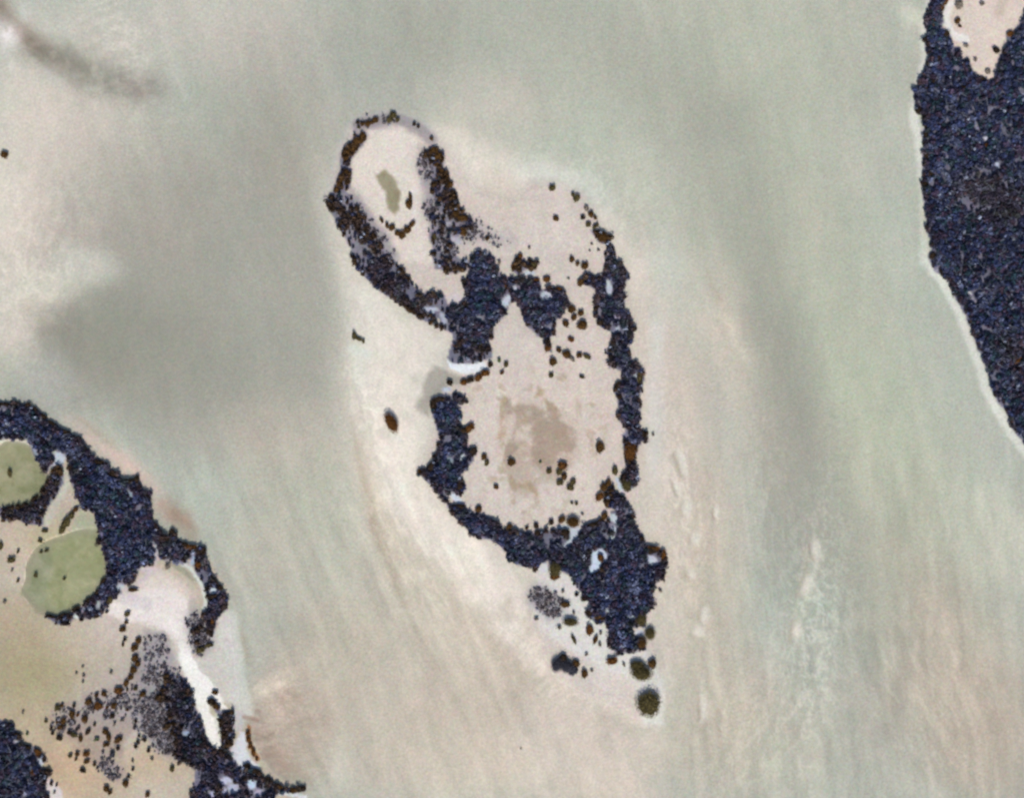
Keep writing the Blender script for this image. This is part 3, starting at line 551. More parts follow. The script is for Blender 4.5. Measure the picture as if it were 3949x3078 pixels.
for ln in [([(490, 90), (505, 200), (525, 320)], 12), ([(440, 460), (370, 400), (290, 370)], 12), ([(450, 480), (360, 480), (250, 500)], 14), ([(520, 430), (545, 370), (580, 300)], 10),
           ([(470, 430), (430, 370), (380, 330)], 9), ([(430, 520), (330, 530), (240, 540)], 14), ([(600, 300), (720, 310), (840, 370)], 9)]:
    gap_line('H', ln[0], ln[1], (222, 212, 218))
for ln in [([(350, 620), (400, 700), (440, 760)], 14), ([(570, 520), (590, 600)], 10), ([(980, 380), (1040, 420)], 12), ([(1240, 1250), (1300, 1180), (1400, 1150)], 8), ([(1250, 1490), (1400, 1500), (1540, 1560)], 8)]:
    gap_line('F', ln[0], ln[1], (140, 150, 172))
rr = random.Random(3)
for k in range(46):        # slits of pale wet mud showing between the trees
    x_, y_ = rr.uniform(1975, 2190), rr.uniform(120, 940)
    a_, L_ = rr.uniform(-.9, .5), rr.uniform(14, 42)
    gap_line('V', [(x_, y_), (x_ + L_ * .5 * math.cos(a_), y_ + L_ * .5 * math.sin(a_) + rr.uniform(-4, 4)), (x_ + L_ * math.cos(a_), y_ + L_ * math.sin(a_))], rr.uniform(.7, 1.8), (140, 148, 180))

# room for the crowns round each opening
op = (opening > .5).astype(float)
for _ in range(1):
    op = np.maximum.reduce([op, np.roll(op, 1, 0), np.roll(op, -1, 0), np.roll(op, 1, 1), np.roll(op, -1, 1)])
stand = dense * (1 - op)

# floor tones under the vegetation (wet peat, grey salt mud)
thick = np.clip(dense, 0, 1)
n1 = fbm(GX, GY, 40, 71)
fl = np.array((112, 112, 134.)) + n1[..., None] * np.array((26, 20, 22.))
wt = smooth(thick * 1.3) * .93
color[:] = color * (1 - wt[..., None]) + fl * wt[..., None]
fs = np.array((160, 156, 164.)) + n1[..., None] * 16
scr_soft = blur(scrub, 5)
wt = smooth(scr_soft * 1.9) * .85 * (1 - wt)
color[:] = color * (1 - wt[..., None]) + fs * wt[..., None]

# ------------------------------------------------------------------ terrain sheet
def islandness():
    return np.clip(np.maximum(land, smooth(dense * 1.5) * .8), 0, 1)
LANDZ = islandness()
for rg, pp in (('F', POND1), ('G', POND2)):
    w_, t_ = poly_w(U(rg, pp), 14); LANDZ[w_] *= 1 - t_
bright = color.mean(-1)
Z = -0.75 + 0.35 * np.clip((bright - 150) / 60, -1, 1) + .06 * fbm(GX, GY, 120, 31)
LANDZ = blur(blur(LANDZ, 2), 2)
Z = Z * (1 - LANDZ) + LANDZ * (0.34 + .05 * fbm(GX, GY, 60, 41))
def height(x, y):
    i = int(np.clip((x - cx[0]) / STEP, 0, len(cx) - 1)); j = int(np.clip((y - cy[0]) / STEP, 0, len(cy) - 1))
    return float(Z[j, i])

MILK = lin((180, 184, 168)) * .80           # suspended lime mud in the water
TURB = .16
ALB = .80
C = lin(np.clip(color, 0, 255)) * ALB * np.array((1.015, .99, .955))
uw = np.clip((.07 - Z) / .11, 0, 1)[..., None]
PMILK, PTURB = lin((154, 158, 126)) * .8, .3
pw = np.zeros(GX.shape)
for rg, pp in (('F', POND1), ('G', POND2)):
    pu = U(rg, pp); pu = pu.mean(0) + (pu - pu.mean(0)) * 1.12
    w_, t_ = poly_w(pu, 3); pw[w_] = np.maximum(pw[w_], t_)
pw = pw[..., None]
uw = np.where(pw > .5, np.clip((.125 - Z) / .04, 0, 1)[..., None], uw)
C = C * (1 - uw) + uw * np.clip((C - TURB * MILK) / (1 - TURB) ** 2, .01, .9) * (1 - pw) + np.clip((.125 - Z) / .04, 0, 1)[..., None] * pw * np.clip((C - PTURB * PMILK) / (1 - PTURB) ** 2, .01, .9)

ext = np.array([150., 500., 1500., 5000., 15000., 46000.])
ax = np.concatenate([cx[0] - ext[::-1], cx, cx[-1] + ext])
ay = np.concatenate([cy[0] - ext[::-1], cy, cy[-1] + ext])
ne = len(ext)
def pad(a, fade=None):
    p = np.pad(a, ((ne, ne), (ne, ne)) + ((0, 0),) * (a.ndim - 2), mode='edge')
    if fade is not None:
        m = np.ones(p.shape[:2]); m[ne - 0:-ne, ne:-ne] = 0
        f = np.zeros(p.shape[:2]); f[:ne - 1] = 1; f[-ne + 1:] = 1; f[:, :ne - 1] = 1; f[:, -ne + 1:] = 1
        f = f.reshape(f.shape + (1,) * (a.ndim - 2))
        p = p * (1 - f) + fade * f
    return p
C2, Z2 = pad(C, lin((182, 182, 166)) * .8), pad(Z, -.7)
AX, AY = np.meshgrid(ax, ay)
ny, nx = AX.shape
verts = np.stack([wx(AX), wy(AY), Z2], -1).reshape(-1, 3)
idx = np.arange(nx * ny).reshape(ny, nx)
quads = np.stack([idx[:-1, :-1], idx[1:, :-1], idx[1:, 1:], idx[:-1, 1:]], -1).reshape(-1, 4)

def mesh_np(name, verts, faces, cols=None, smooth_shade=False):
    """faces: (n,k) array"""
    me = bpy.data.meshes.new(name)
    n, k = faces.shape
    me.vertices.add(len(verts)); me.vertices.foreach_set('co', np.asarray(verts, np.float32).ravel())
    me.loops.add(n * k); me.loops.foreach_set('vertex_index', faces.astype(np.int32).ravel())
    me.polygons.add(n)
    me.polygons.foreach_set('loop_start', np.arange(0, n * k, k, dtype=np.int32))
    me.polygons.foreach_set('loop_total', np.full(n, k, dtype=np.int32))
    if smooth_shade: me.polygons.foreach_set('use_smooth', np.ones(n, bool))
    if cols is not None:
        at = me.attributes.new('Col', 'FLOAT_COLOR', 'POINT')
        c4 = np.ones((len(verts), 4), np.float32); c4[:, :3] = cols
        at.data.foreach_set('color', c4.ravel())
    me.update(calc_edges=True)
    return me
def obj(name, me, mat=None, parent=None):
    o = bpy.data.objects.new(name, me)
    if mat and not me.materials: me.materials.append(mat)
    COL.objects.link(o)
    if parent: o.parent = parent
    return o

# ------------------------------------------------------------------ materials
def nodes(name):
    m = bpy.data.materials.new(name); m.use_nodes = True
    nt = m.node_tree; b = nt.nodes["Principled BSDF"]
    return m, nt, b
def N(nt, t, **kw):
    n = nt.nodes.new(t)
    for k, v in kw.items(): setattr(n, k, v)
    return n
def noise(nt, vec, scale, detail=3, rough=.6, dist=0):
    n = N(nt, "ShaderNodeTexNoise"); n.inputs['Scale'].default_value = scale
    n.inputs['Detail'].default_value = detail; n.inputs['Roughness'].default_value = rough; n.inputs['Distortion'].default_value = dist
    nt.links.new(vec, n.inputs['Vector']); return n
def ramp(nt, fac, stops):
    r = N(nt, "ShaderNodeValToRGB"); e = r.color_ramp.elements
    while len(e) < len(stops): e.new(.5)
    for q, (p, c) in zip(e, stops): q.position = p; q.color = tuple(c) + (1,)
    nt.links.new(fac, r.inputs[0]); return r
def mul(nt, a, b, f=1.0):
    m = N(nt, "ShaderNodeMix", data_type='RGBA', blend_type='MULTIPLY'); m.inputs[0].default_value = f
    nt.links.new(a, m.inputs[6]); nt.links.new(b, m.inputs[7]); return m.outputs[2]

def ground_mat():
    m, nt, b = nodes("lime_mud_and_sand")
    g = N(nt, "ShaderNodeNewGeometry")
    at = N(nt, "ShaderNodeAttribute", attribute_name='Col')
    c = at.outputs['Color']
    mp = N(nt, "ShaderNodeMapping"); mp.inputs['Rotation'].default_value = (0, 0, math.radians(-16)); mp.inputs['Scale'].default_value = (1, .42, 1)
    nt.links.new(g.outputs['Position'], mp.inputs[0])
    st = noise(nt, mp.outputs[0], .09, 6, .62, .4)
    c = mul(nt, c, ramp(nt, st.outputs[0], [(.25, (.93, .935, .94)), (.75, (1.06, 1.055, 1.045))]).outputs[0])
    tone = noise(nt, g.outputs['Position'], .16, 4, .65)
    c = mul(nt, c, ramp(nt, tone.outputs[0], [(.32, (1.035, .985, 1.0)), (.5, (1, 1, 1)), (.68, (.97, 1.015, .97))]).outputs[0])
    mid = noise(nt, g.outputs['Position'], .55, 5, .7)
    c = mul(nt, c, ramp(nt, mid.outputs[0], [(.3, (.93, .93, .93)), (.7, (1.07, 1.07, 1.07))]).outputs[0])
    spk = noise(nt, g.outputs['Position'], .8, 3, .8)
    spk.noise_dimensions = '3D'
    c = mul(nt, c, ramp(nt, spk.outputs[1], [(0, (1, 1, 1)), (1, (1, 1, 1))]).outputs[0])
    tint = N(nt, "ShaderNodeMix", data_type='RGBA', blend_type='OVERLAY'); tint.inputs[0].default_value = .38
    nt.links.new(c, tint.inputs[6]); nt.links.new(spk.outputs[1], tint.inputs[7]); c = tint.outputs[2]
    fine = noise(nt, g.outputs['Position'], 1.25, 3, .85)
    c = mul(nt, c, ramp(nt, fine.outputs[0], [(.3, (.80, .80, .79)), (.7, (1.20, 1.20, 1.20))]).outputs[0])
    nt.links.new(c, b.inputs['Base Color'])
    b.inputs['Roughness'].default_value = .85
    b.inputs['Specular IOR Level'].default_value = .2
    bp = N(nt, "ShaderNodeBump"); bp.inputs['Strength'].default_value = .25; bp.inputs['Distance'].default_value = .25
    nt.links.new(mid.outputs[0], bp.inputs['Height']); nt.links.new(bp.outputs[0], b.inputs['Normal'])
    return m
def water_mat(name, milk, turb):
    m, nt, b = nodes(name)
    g = N(nt, "ShaderNodeNewGeometry")
    b.inputs['Base Color'].default_value = tuple(milk) + (1,)
    b.inputs['Roughness'].default_value = .12
    b.inputs['IOR'].default_value = 1.33
    nz = noise(nt, g.outputs['Position'], .9, 4, .6)
    bp = N(nt, "ShaderNodeBump"); bp.inputs['Strength'].default_value = .12; bp.inputs['Distance'].default_value = .15
    nt.links.new(nz.outputs[0], bp.inputs['Height']); nt.links.new(bp.outputs[0], b.inputs['Normal'])
    big = noise(nt, g.outputs['Position'], .02, 4, .6)
    r = ramp(nt, big.outputs[0], [(.3, (turb * .85,) * 3), (.7, (turb * 1.15,) * 3)])
    tr = N(nt, "ShaderNodeBsdfTransparent")
    mx = N(nt, "ShaderNodeMixShader")
    nt.links.new(r.outputs[0], mx.inputs[0]); nt.links.new(tr.outputs[0], mx.inputs[1]); nt.links.new(b.outputs[0], mx.inputs[2])
    nt.links.new(mx.outputs[0], nt.nodes['Material Output'].inputs['Surface'])
    return m
def leaf_mat():
    m, nt, b = nodes("mangrove_leaves")
    at = N(nt, "ShaderNodeAttribute", attribute_name='Col')
    g = N(nt, "ShaderNodeNewGeometry")
    nz = noise(nt, g.outputs['Position'], 1.3, 3, .7)
    c = mul(nt, at.outputs['Color'], ramp(nt, nz.outputs[0], [(.3, (.6, .6, .6)), (.7, (1.4, 1.4, 1.4))]).outputs[0])
    nt.links.new(c, b.inputs['Base Color'])
    b.inputs['Roughness'].default_value = .9
    b.inputs['Specular IOR Level'].default_value = .08
    return m
def bark_mat():
    m, nt, b = nodes("mangrove_bark")
    g = N(nt, "ShaderNodeNewGeometry")
    nz = noise(nt, g.outputs['Position'], 6, 4, .7)
    nt.links.new(ramp(nt, nz.outputs[0], [(.3, (.09, .07, .055)), (.7, (.2, .17, .14))]).outputs[0], b.inputs['Base Color'])
    b.inputs['Roughness'].default_value = .9
    return m
M_GROUND, M_LEAF, M_BARK = ground_mat(), leaf_mat(), bark_mat()
M_SEA = water_mat("milky_sea", MILK, TURB)
M_POND = water_mat("green_pond_water", PMILK, PTURB)

ter = obj("ground", mesh_np("ground", verts, quads, C2.reshape(-1, 3), True), M_GROUND)
ter['kind'] = 'structure'; ter['label'] = "pale lime mud flats, sand banks and shallow seabed"

# sea sheet out to the horizon
R = 6100.0
sea = obj("sea_water", mesh_np("sea_water", np.array([(-R, -R, 0), (R, -R, 0), (R, R, 0), (-R, R, 0)], float), np.array([[0, 1, 2, 3]])), M_SEA)
sea['kind'] = 'structure'; sea['label'] = "milky green shallow sea water between the islands"

def pond(reg, pts, label):
    # a thin lens of water lying in the basin, its rim tucked under the bank
    p = U(reg, pts)
    c = p.mean(0)
    q = []
    n = len(p)
    for i in range(n):                       # rounded outline
        a, b_, d, e = p[i - 1], p[i], p[(i + 1) % n], p[(i + 2) % n]
        for t in (0, .25, .5, .75):
            q.append(.5 * ((2 * b_) + (-a + d) * t + (2 * a - 5 * b_ + 4 * d - e) * t * t + (-a + 3 * b_ - 3 * d + e) * t ** 3))
    q = np.array(q); q = c + (q - c) * 1.07
    v = [(wx(c[0]), wy(c[1]), .13)] + [(wx(x), wy(y), .13) for x, y in q]
    k = len(q)
    f = np.array([(0, 1 + (i + 1) % k, 1 + i) for i in range(k)])
    o = obj("pond", mesh_np("pond", np.array(v), f), M_POND)
    o['kind'] = 'structure'; o['label'] = label
pond('F', POND1, "round green pond at the left edge of the photo")
pond('G', POND2, "larger pear-shaped green pond below the small round one")

# ------------------------------------------------------------------ crowns
def ico(sub):
    t = (1 + 5 ** .5) / 2
    v = [(-1, t, 0), (1, t, 0), (-1, -t, 0), (1, -t, 0), (0, -1, t), (0, 1, t), (0, -1, -t), (0, 1, -t), (t, 0, -1), (t, 0, 1), (-t, 0, -1), (-t, 0, 1)]
    v = [np.array(a, float) / math.sqrt(1 + t * t) for a in v]
    f = [(0, 11, 5), (0, 5, 1), (0, 1, 7), (0, 7, 10), (0, 10, 11), (1, 5, 9), (5, 11, 4), (11, 10, 2), (10, 7, 6), (7, 1, 8), (3, 9, 4), (3, 4, 2), (3, 2, 6), (3, 6, 8), (3, 8, 9), (4, 9, 5), (2, 4, 11), (6, 2, 10), (8, 6, 7), (9, 8, 1)]
    for _ in range(sub):
        mid = {}; nf = []
        def m(a, b):
            k = (min(a, b), max(a, b))
            if k not in mid:
                p = v[a] + v[b]; v.append(p / np.linalg.norm(p)); mid[k] = len(v) - 1
            return mid[k]
        for a, b, c in f:
            ab, bc, ca = m(a, b), m(b, c), m(c, a)
            nf += [(a, ab, ca), (b, bc, ab), (c, ca, bc), (ab, bc, ca)]
        f = nf
    return np.array(v), np.array(f)

def crown_arrays(seed, nleaf, sub, lsize, nlobe=6):
    """unit crown: lobed dark core + leaf tufts; returns verts, tris, per-vertex shade"""
    r = np.random.default_rng(seed)
    v, f = ico(sub)
    lob = r.normal(size=(nlobe, 3)); lob[:, 2] = np.abs(lob[:, 2]) * .7; lob /= np.linalg.norm(lob, axis=1)[:, None]
    if nlobe >= 12:      # evenly spread tufts make a round crown
        i_ = np.arange(nlobe) + .5; zf = 1 - i_ / nlobe; ph = i_ * 2.39996
        lob = np.stack([np.sqrt(1 - zf ** 2) * np.cos(ph), np.sqrt(1 - zf ** 2) * np.sin(ph), zf], 1)
    amp = r.uniform(.08, .48, nlobe) if nlobe < 12 else r.uniform(.14, .24, nlobe)
    sharp = 5.5 if nlobe < 12 else 16
    def rad(d):
        s = np.full(len(d), .62 if nlobe < 12 else .74)
        for a, L in zip(amp, lob): s += a * np.exp(-(1 - d @ L) * sharp)
        return s
    core = v * (rad(v) * r.uniform(.68, .92, len(v)))[:, None]
    core[:, 2] = core[:, 2] * .55 + .5
    d = r.normal(size=(nleaf, 3)); d[:, 2] = np.where(r.random(nleaf) < .75, np.abs(d[:, 2]), d[:, 2]); d /= np.linalg.norm(d, axis=1)[:, None]
    ctr = d * (rad(d) * r.uniform(.74, 1.2, nleaf))[:, None]
    nrm = d + r.normal(size=(nleaf, 3)) * .6; nrm /= np.linalg.norm(nrm, axis=1)[:, None]
    t1 = np.cross(nrm, r.normal(size=(nleaf, 3))); t1 /= np.linalg.norm(t1, axis=1)[:, None] + 1e-9
    t2 = np.cross(nrm, t1)
    s = (lsize * r.uniform(.6, 1.4, nleaf))[:, None]
    q = np.stack([ctr - t1 * s, ctr - t2 * s * .7, ctr + t1 * s, ctr + t2 * s * .7], 1).reshape(-1, 3)
    q[:, 2] = q[:, 2] * .55 + .5
    b = np.arange(nleaf)[:, None] * 4 + len(core)
    lf = np.concatenate([b + [0, 1, 2], b + [0, 2, 3]])
    shade = np.concatenate([np.full(len(core), .6), np.repeat(r.uniform(.45, 2.0, nleaf), 4)])
    return np.concatenate([core, q]), np.concatenate([f, lf]), shade

TONES = {   # real leaf / bark colours (linear)
    'brown': (.074, .038, .012), 'dark': (.034, .022, .014), 'olive': (.080, .064, .026),
    'green': (.075, .105, .040), 'grey': (.20, .165, .13), 'slate': (.045, .044, .056), 'rust': (.105, .044, .012)}
def tinted(base, shade, r, var=.35):
    c = np.array(base)[None, :] * shade[:, None]
    j = r.normal(size=(len(shade), 1)) * var
    return np.clip(c * (1 + j * np.array([.35, .2, .15])), .004, .9)

crown_mesh = {}
for tone, base in TONES.items():
    for k in range(4):
        v, f, sh = crown_arrays(100 + k, 240, 2, .15, 5 + k)
        crown_mesh[tone, k] = mesh_np("crown", v, f, tinted(base, sh, np.random.default_rng(k)))
        crown_mesh[tone, k].materials.append(M_LEAF)

def tube(path, radii, n=5):
    v, f = [], []
    for i, (p, r) in enumerate(zip(path, radii)):
        for k in range(n):
            a = 2 * math.pi * k / n
            v.append((p[0] + r * math.cos(a), p[1] + r * math.sin(a), p[2]))
        if i:
            for k in range(n):
                a, b = (i - 1) * n + k, (i - 1) * n + (k + 1) % n
                f.append((a, b, b + n, a + n))
    return v, f
def trunk_mesh(seed):
    r = random.Random(seed)
    V, F = [], []
    def add(vf):
        o = len(V); V.extend(vf[0]); F.extend([tuple(i + o for i in q) for q in vf[1]])
    add(tube([(0, 0, .12), (.02, .01, .35), (.0, .03, .75)], [.07, .055, .03]))
    for k in range(4):
        a = k * 1.57 + r.uniform(-.4, .4)
        add(tube([(.01, .01, .35), (.25 * math.cos(a), .25 * math.sin(a), .5), (.45 * math.cos(a), .45 * math.sin(a), .75)], [.035, .026, .012]))
    for k in range(6):                    # stilt roots
        a = k * 1.05 + r.uniform(-.3, .3); L = r.uniform(.35, .5)
        add(tube([(.02 * math.cos(a), .02 * math.sin(a), .3), (L * .6 * math.cos(a), L * .6 * math.sin(a), .2), (L * math.cos(a), L * math.sin(a), -.05)], [.022, .02, .014], 4))
    me = bpy.data.meshes.new("trunk"); me.from_pydata(V, [], F); me.materials.append(M_BARK)
    return me
trunks = [trunk_mesh(k) for k in range(3)]
def big_crown(tone, k):
    if (tone, 'big', k) not in crown_mesh:
        v, f, sh = crown_arrays(700 + k, 1500, 3, .06, 22)
        crown_mesh[tone, 'big', k] = mesh_np("crown", v, f, tinted(TONES[tone], sh, np.random.default_rng(k)))
        crown_mesh[tone, 'big', k].materials.append(M_LEAF)
    return crown_mesh[tone, 'big', k]

# ------------------------------------------------------------------ single mangroves
ORD = ['first', 'second', 'third', 'fourth', 'fifth', 'sixth', 'seventh', 'eighth', 'ninth', 'tenth', 'eleventh', 'twelfth', 'thirteenth', 'fourteenth', 'fifteenth', 'sixteenth']
TONEWORD = {'brown': 'brown', 'dark': 'dark', 'olive': 'olive', 'green': 'green', 'grey': 'greyish', 'slate': 'slate-grey', 'rust': 'rusty'}
placed = []
specs = []
counter = 0
protos = {}
def plant(reg, x, y, rx, ry, ang, tone, label, group):
    global counter
    k = REG[reg][2]
    px, py = U(reg, [(x, y)])[0]
    sx, sy = rx * k * MPU * 1.06, ry * k * MPU * 1.06
    sz = (sx * sy) ** .5 * .95 + .55
    var = counter % 4
    counter += 1
    big = sz > 2.6
    name = "mangrove_tree" if big else "mangrove_bush"
    if (tone, var) not in protos:
        e = bpy.data.objects.new(name, None)
        cr = bpy.data.objects.new("crown", crown_mesh[tone, var]); tk = bpy.data.objects.new("trunk", trunks[var % 3])
        protos[tone, var] = (e, cr, tk)
    e0, c0, t0 = protos[tone, var]
    e, c, t = e0.copy(), c0.copy(), t0.copy()
    e.name = name; e.empty_display_size = .5
    c.name = "crown"; t.name = "trunk"
    c.parent = e; t.parent = e
    for o in (e, c, t): COL.objects.link(o)
    e.location = (wx(px), wy(py), max(height(px, py), -.3))
    e.rotation_euler = (0, 0, -math.radians(ang) + (counter // 4) % 2 * math.pi)
    if sz > 3.2: c.data = big_crown(tone, var % 2)
    c.scale = (sx, sy, min(sz, 4.5))
    c.rotation_euler = (0, 0, 0)
    t.scale = (sx, sy, sz)
    e['label'] = label; e['category'] = 'mangrove'; e['group'] = group
    placed.append((px, py, max(rx, ry) * k))
def T(reg, tone, where, start, items, group="single mangroves on the flats"):
    """items: (x, y, r[, ry[, angle[, tone]]]) in order from `start`"""
    n = len(items)
    for i, it in enumerate(items):
        x, y, r = it[:3]
        ry = it[3] if len(it) > 3 and it[3] else r
        ang = it[4] if len(it) > 4 else 0
        tn = it[5] if len(it) > 5 else tone
        size = math.sqrt(r * ry) * REG[reg][2]
        sw = 'tiny' if size < 9 else 'small' if size < 14 else 'broad' if size > 21 else ''
        shape = 'elongated ' if max(r, ry) / min(r, ry) > 1.55 else ''
        lab = f"{sw} {shape}{TONEWORD[tn]} mangrove {where}".strip()
        if n > 1: lab += f", {ORD[i] if i < n - 1 else 'last'} {start}"
        lab = " ".join(lab.split())
        if len(lab.split()) > 16 and sw: lab = lab.replace(sw + " ", "", 1)
        if len(lab.split()) > 16: lab = lab.replace("elongated ", "", 1)
        if len(lab.split()) > 16: lab = lab.replace(" mangrove", "", 1)
        specs.append((r * ry * REG[reg][2] ** 2, (reg, x, y, r, ry, ang, tn, lab, group)))

RIM = "mangroves along the island rims"
T('A', 'brown', "round the oval islet's top", "from the left", [(590, 312, 24, 0, 0, 'dark'), (640, 335, 24), (690, 330, 30), (728, 312, 26), (765, 288, 34), (910, 285, 34, 0, 0, 'olive'), (945, 240, 38, 0, 0, 'olive'), (985, 290, 28, 0, 0, 'olive'), (1150, 330, 30, 20, 30, 'dark'), (1190, 352, 26, 20, 20, 'dark'), (1322, 475, 25)], RIM)
T('A', 'brown', "on the oval islet's left rim", "from the top", [(600, 360, 20, 0, 0, 'olive'), (645, 450, 38), (625, 500, 34), (580, 510, 45), (548, 578, 40), (500, 610, 34), (458, 615, 30), (475, 665, 30), (462, 720, 24), (480, 805, 34), (436, 868, 36), (412, 925, 34), (380, 985, 32), (330, 1060, 36, 0, 0, 'dark'), (345, 1160, 36, 0, 0, 'dark'), (440, 1175, 32, 0, 0, 'dark')], RIM)
T('A', 'brown', "in the curved hedge across the oval islet", "from the left", [(832, 1290, 22, 30), (880, 1332, 28), (932, 1358, 34), (990, 1415, 34), (1035, 1432, 38), (1085, 1385, 42), (1130, 1325, 26, 40, 25)])
T('A', 'brown', "shaped like a flame inside the oval islet", "from the top", [(1112, 1050, 18, 45, -10), (1098, 1130, 40, 48)])
T('A', 'brown', "on the oval islet's right rim", "from the top", [(1350, 590, 46), (1395, 660, 48, 52), (1385, 730, 40), (1420, 800, 36), (1465, 875, 38), (1505, 935, 36), (1535, 1010, 34, 0, 0, 'dark'), (1560, 1100, 34, 0, 0, 'slate'), (1560, 1225, 40), (1635, 1262, 60, 32, 15), (1638, 1400, 40, 52), (1348, 1455, 30, 0, 0, 'olive'), (1875, 1465, 28)], RIM)
T('B', 'olive', "along the upper shore right of the oval islet", "from the left", [(1105, 197, 36), (1308, 262, 26), (1345, 297, 38), (1440, 395, 26, 34, 0, 'grey'), (1402, 485, 28, 0, 0, 'dark'), (1485, 458, 32, 0, 0, 'brown'), (1530, 490, 24, 0, 0, 'brown'), (1460, 552, 30), (1520, 580, 28), (1550, 560, 22), (1600, 685, 60, 52, 0, 'brown')], RIM)
T('B', 'brown', "alone on pale mud beside the upper right rim", "", [(1142, 497, 32)])
T('B', 'dark', "among the pale mud of the upper right rim", "from the top", [(1495, 750, 16, 0, 0, 'grey'), (1560, 808, 16, 0, 0, 'grey'), (1475, 815, 14, 0, 0, 'grey'), (1632, 847, 24)])
T('B', 'brown', "in the row of three bushes", "from the left", [(1300, 900, 30), (1356, 940, 26), (1427, 970, 40)])
T('B', 'brown', "round the dark clump right of the thick mass", "from the left", [(580, 930, 24, 0, 0, 'grey'), (640, 1160, 30, 20, -25, 'rust'), (705, 1130, 36, 18, -20, 'rust'), (705, 1248, 22, 26, 0, 'dark'), (728, 975, 36, 40, 0, 'rust'), (785, 872, 26, 38, 20, 'rust'), (875, 908, 24, 0, 0, 'dark'), (928, 958, 36, 0, 0, 'olive'), (875, 790, 18, 0, 0, 'grey'), (945, 1108, 34, 28, 0, 'rust'), (1050, 1098, 40, 32, 15, 'rust'), (1180, 1195, 44, 22, 12, 'rust')], RIM)
T('B', 'brown', "in the cluster below the dark clump", "from the top", [(1300, 1395, 46, 36), (1388, 1438, 34), (1318, 1480, 32), (1235, 1540, 36, 40), (1398, 1560, 60, 44, -25), (870, 1530, 36, 0, 0, 'dark')])
T('B', 'dark', "on the inner side of the upper right rim", "from the top", [(1268, 1090, 14, 0, 0, 'green'), (1388, 1128, 40, 44, 0, 'brown'), (1580, 1530, 40)], RIM)
T('C', 'olive', "on the white flat left of the long island", "from the left", [(438, 508, 28, 40), (480, 545, 40, 22, 30), (528, 565, 26, 22)])
T('C', 'rust', "leaf-shaped, alone on the flat below the olive ones", "", [(812, 1390, 55, 105, -28)])
T('C', 'rust', "along the creek mouth's bank", "from the left", [(1398, 985, 36, 0, 0, 'dark'), (1540, 985, 42, 30, -25), (1605, 955, 46, 34, -15, 'dark'), (1690, 935, 46, 38, -15), (1762, 888, 50, 40, -15), (1812, 800, 30, 0, 0, 'dark'), (1900, 760, 26, 0, 0, 'green'), (1970, 805, 26, 34, 0, 'olive'), (1925, 888, 22, 28)], RIM)
T('D', 'dark', "on the round pan's left rim", "from the top", [(310, 310, 60, 28), (262, 360, 30, 60), (545, 570, 30, 22), (572, 545, 46, 34, -35, 'rust'), (600, 748, 42), (318, 690, 30, 24), (245, 875, 32, 46, 30), (165, 922, 40, 34, 0, 'brown'), (490, 1040, 40), (490, 1205, 48, 22), (645, 1235, 34, 26, -25, 'brown')], RIM)
T('D', 'brown', "inside the round pan's lower half", "from the left", [(692, 790, 26, 30), (716, 842, 22, 28, 0, 'olive'), (795, 1045, 24), (925, 835, 40, 30), (1165, 835, 14, 0, 0, 'green'), (1240, 915, 26, 0, 0, 'olive'), (1325, 918, 30, 0, 0, 'olive'), (1350, 865, 46, 38, 0, 'rust'), (1365, 960, 28), (1330, 1005, 34, 28, 0, 'olive'), (1440, 1005, 28, 30, 0, 'olive'), (1420, 1052, 34, 30, 0, 'olive'), (1520, 1275, 14, 0, 0, 'grey'), (1430, 1180, 15, 0, 0, 'olive'), (1470, 1186, 18, 0, 0, 'olive'), (1670, 708, 42, 46)])
T('M', 'brown', "in the top part of the round pan", "from the top", [(645, 440, 38, 30, 35, 'rust'), (393, 530, 42, 42, 0, 'rust'), (510, 552, 32, 34), (592, 602, 54, 40, 10), (735, 605, 36, 34), (822, 625, 50, 26, 38, 'olive'), (655, 650, 46, 24, 35, 'grey'), (452, 678, 48, 42), (430, 830, 30, 32, 0, 'olive'), (758, 845, 28, 28, 0, 'olive')])
T('D', 'dark', "on the round pan's right rim", "from the top", [(1815, 195, 30, 40), (2000, 130, 26, 60, 0, 'olive'), (1830, 290, 26), (2032, 605, 36, 30), (2114, 606, 15, 0, 0, 'grey'), (1920, 745, 50, 70, 0, 'rust'), (1795, 910, 26, 44, 10, 'olive'), (1740, 1010, 26, 34, 20, 'brown'), (1700, 1050, 32, 40, 20, 'brown'), (1662, 1130, 34, 40, 15, 'rust'), (1730, 1195, 30, 34, 0, 'brown'), (1890, 1030, 40, 50, 0, 'olive')], RIM)
T('D', 'brown', "along the round pan's bottom rim", "from the left", [(905, 1378, 24, 32, 20), (895, 1430, 30, 24), (1050, 1392, 18), (1132, 1372, 24, 28, 0, 'dark'), (1150, 1430, 40, 22, 0, 'dark'), (1258, 1345, 24, 28, 0, 'dark'), (1345, 1322, 30, 34, 20), (1440, 1342, 56, 44), (1360, 1430, 60, 26, 0, 'dark'), (1610, 1360, 80, 24, -15, 'dark'), (1705, 1290, 30, 36), (2012, 1478, 34, 26, 0, 'dark'), (2100, 1580, 68, 26, 0, 'dark')], RIM)
T('E', 'dark', "inside the southern mass by the white gap", "from the top", [(1400, 150, 70, 24, 8, 'rust'), (1490, 210, 28, 50, 0, 'rust'), (942, 232, 30, 42, 0, 'rust'), (960, 330, 32, 34), (905, 372, 44, 20, -20)], RIM)
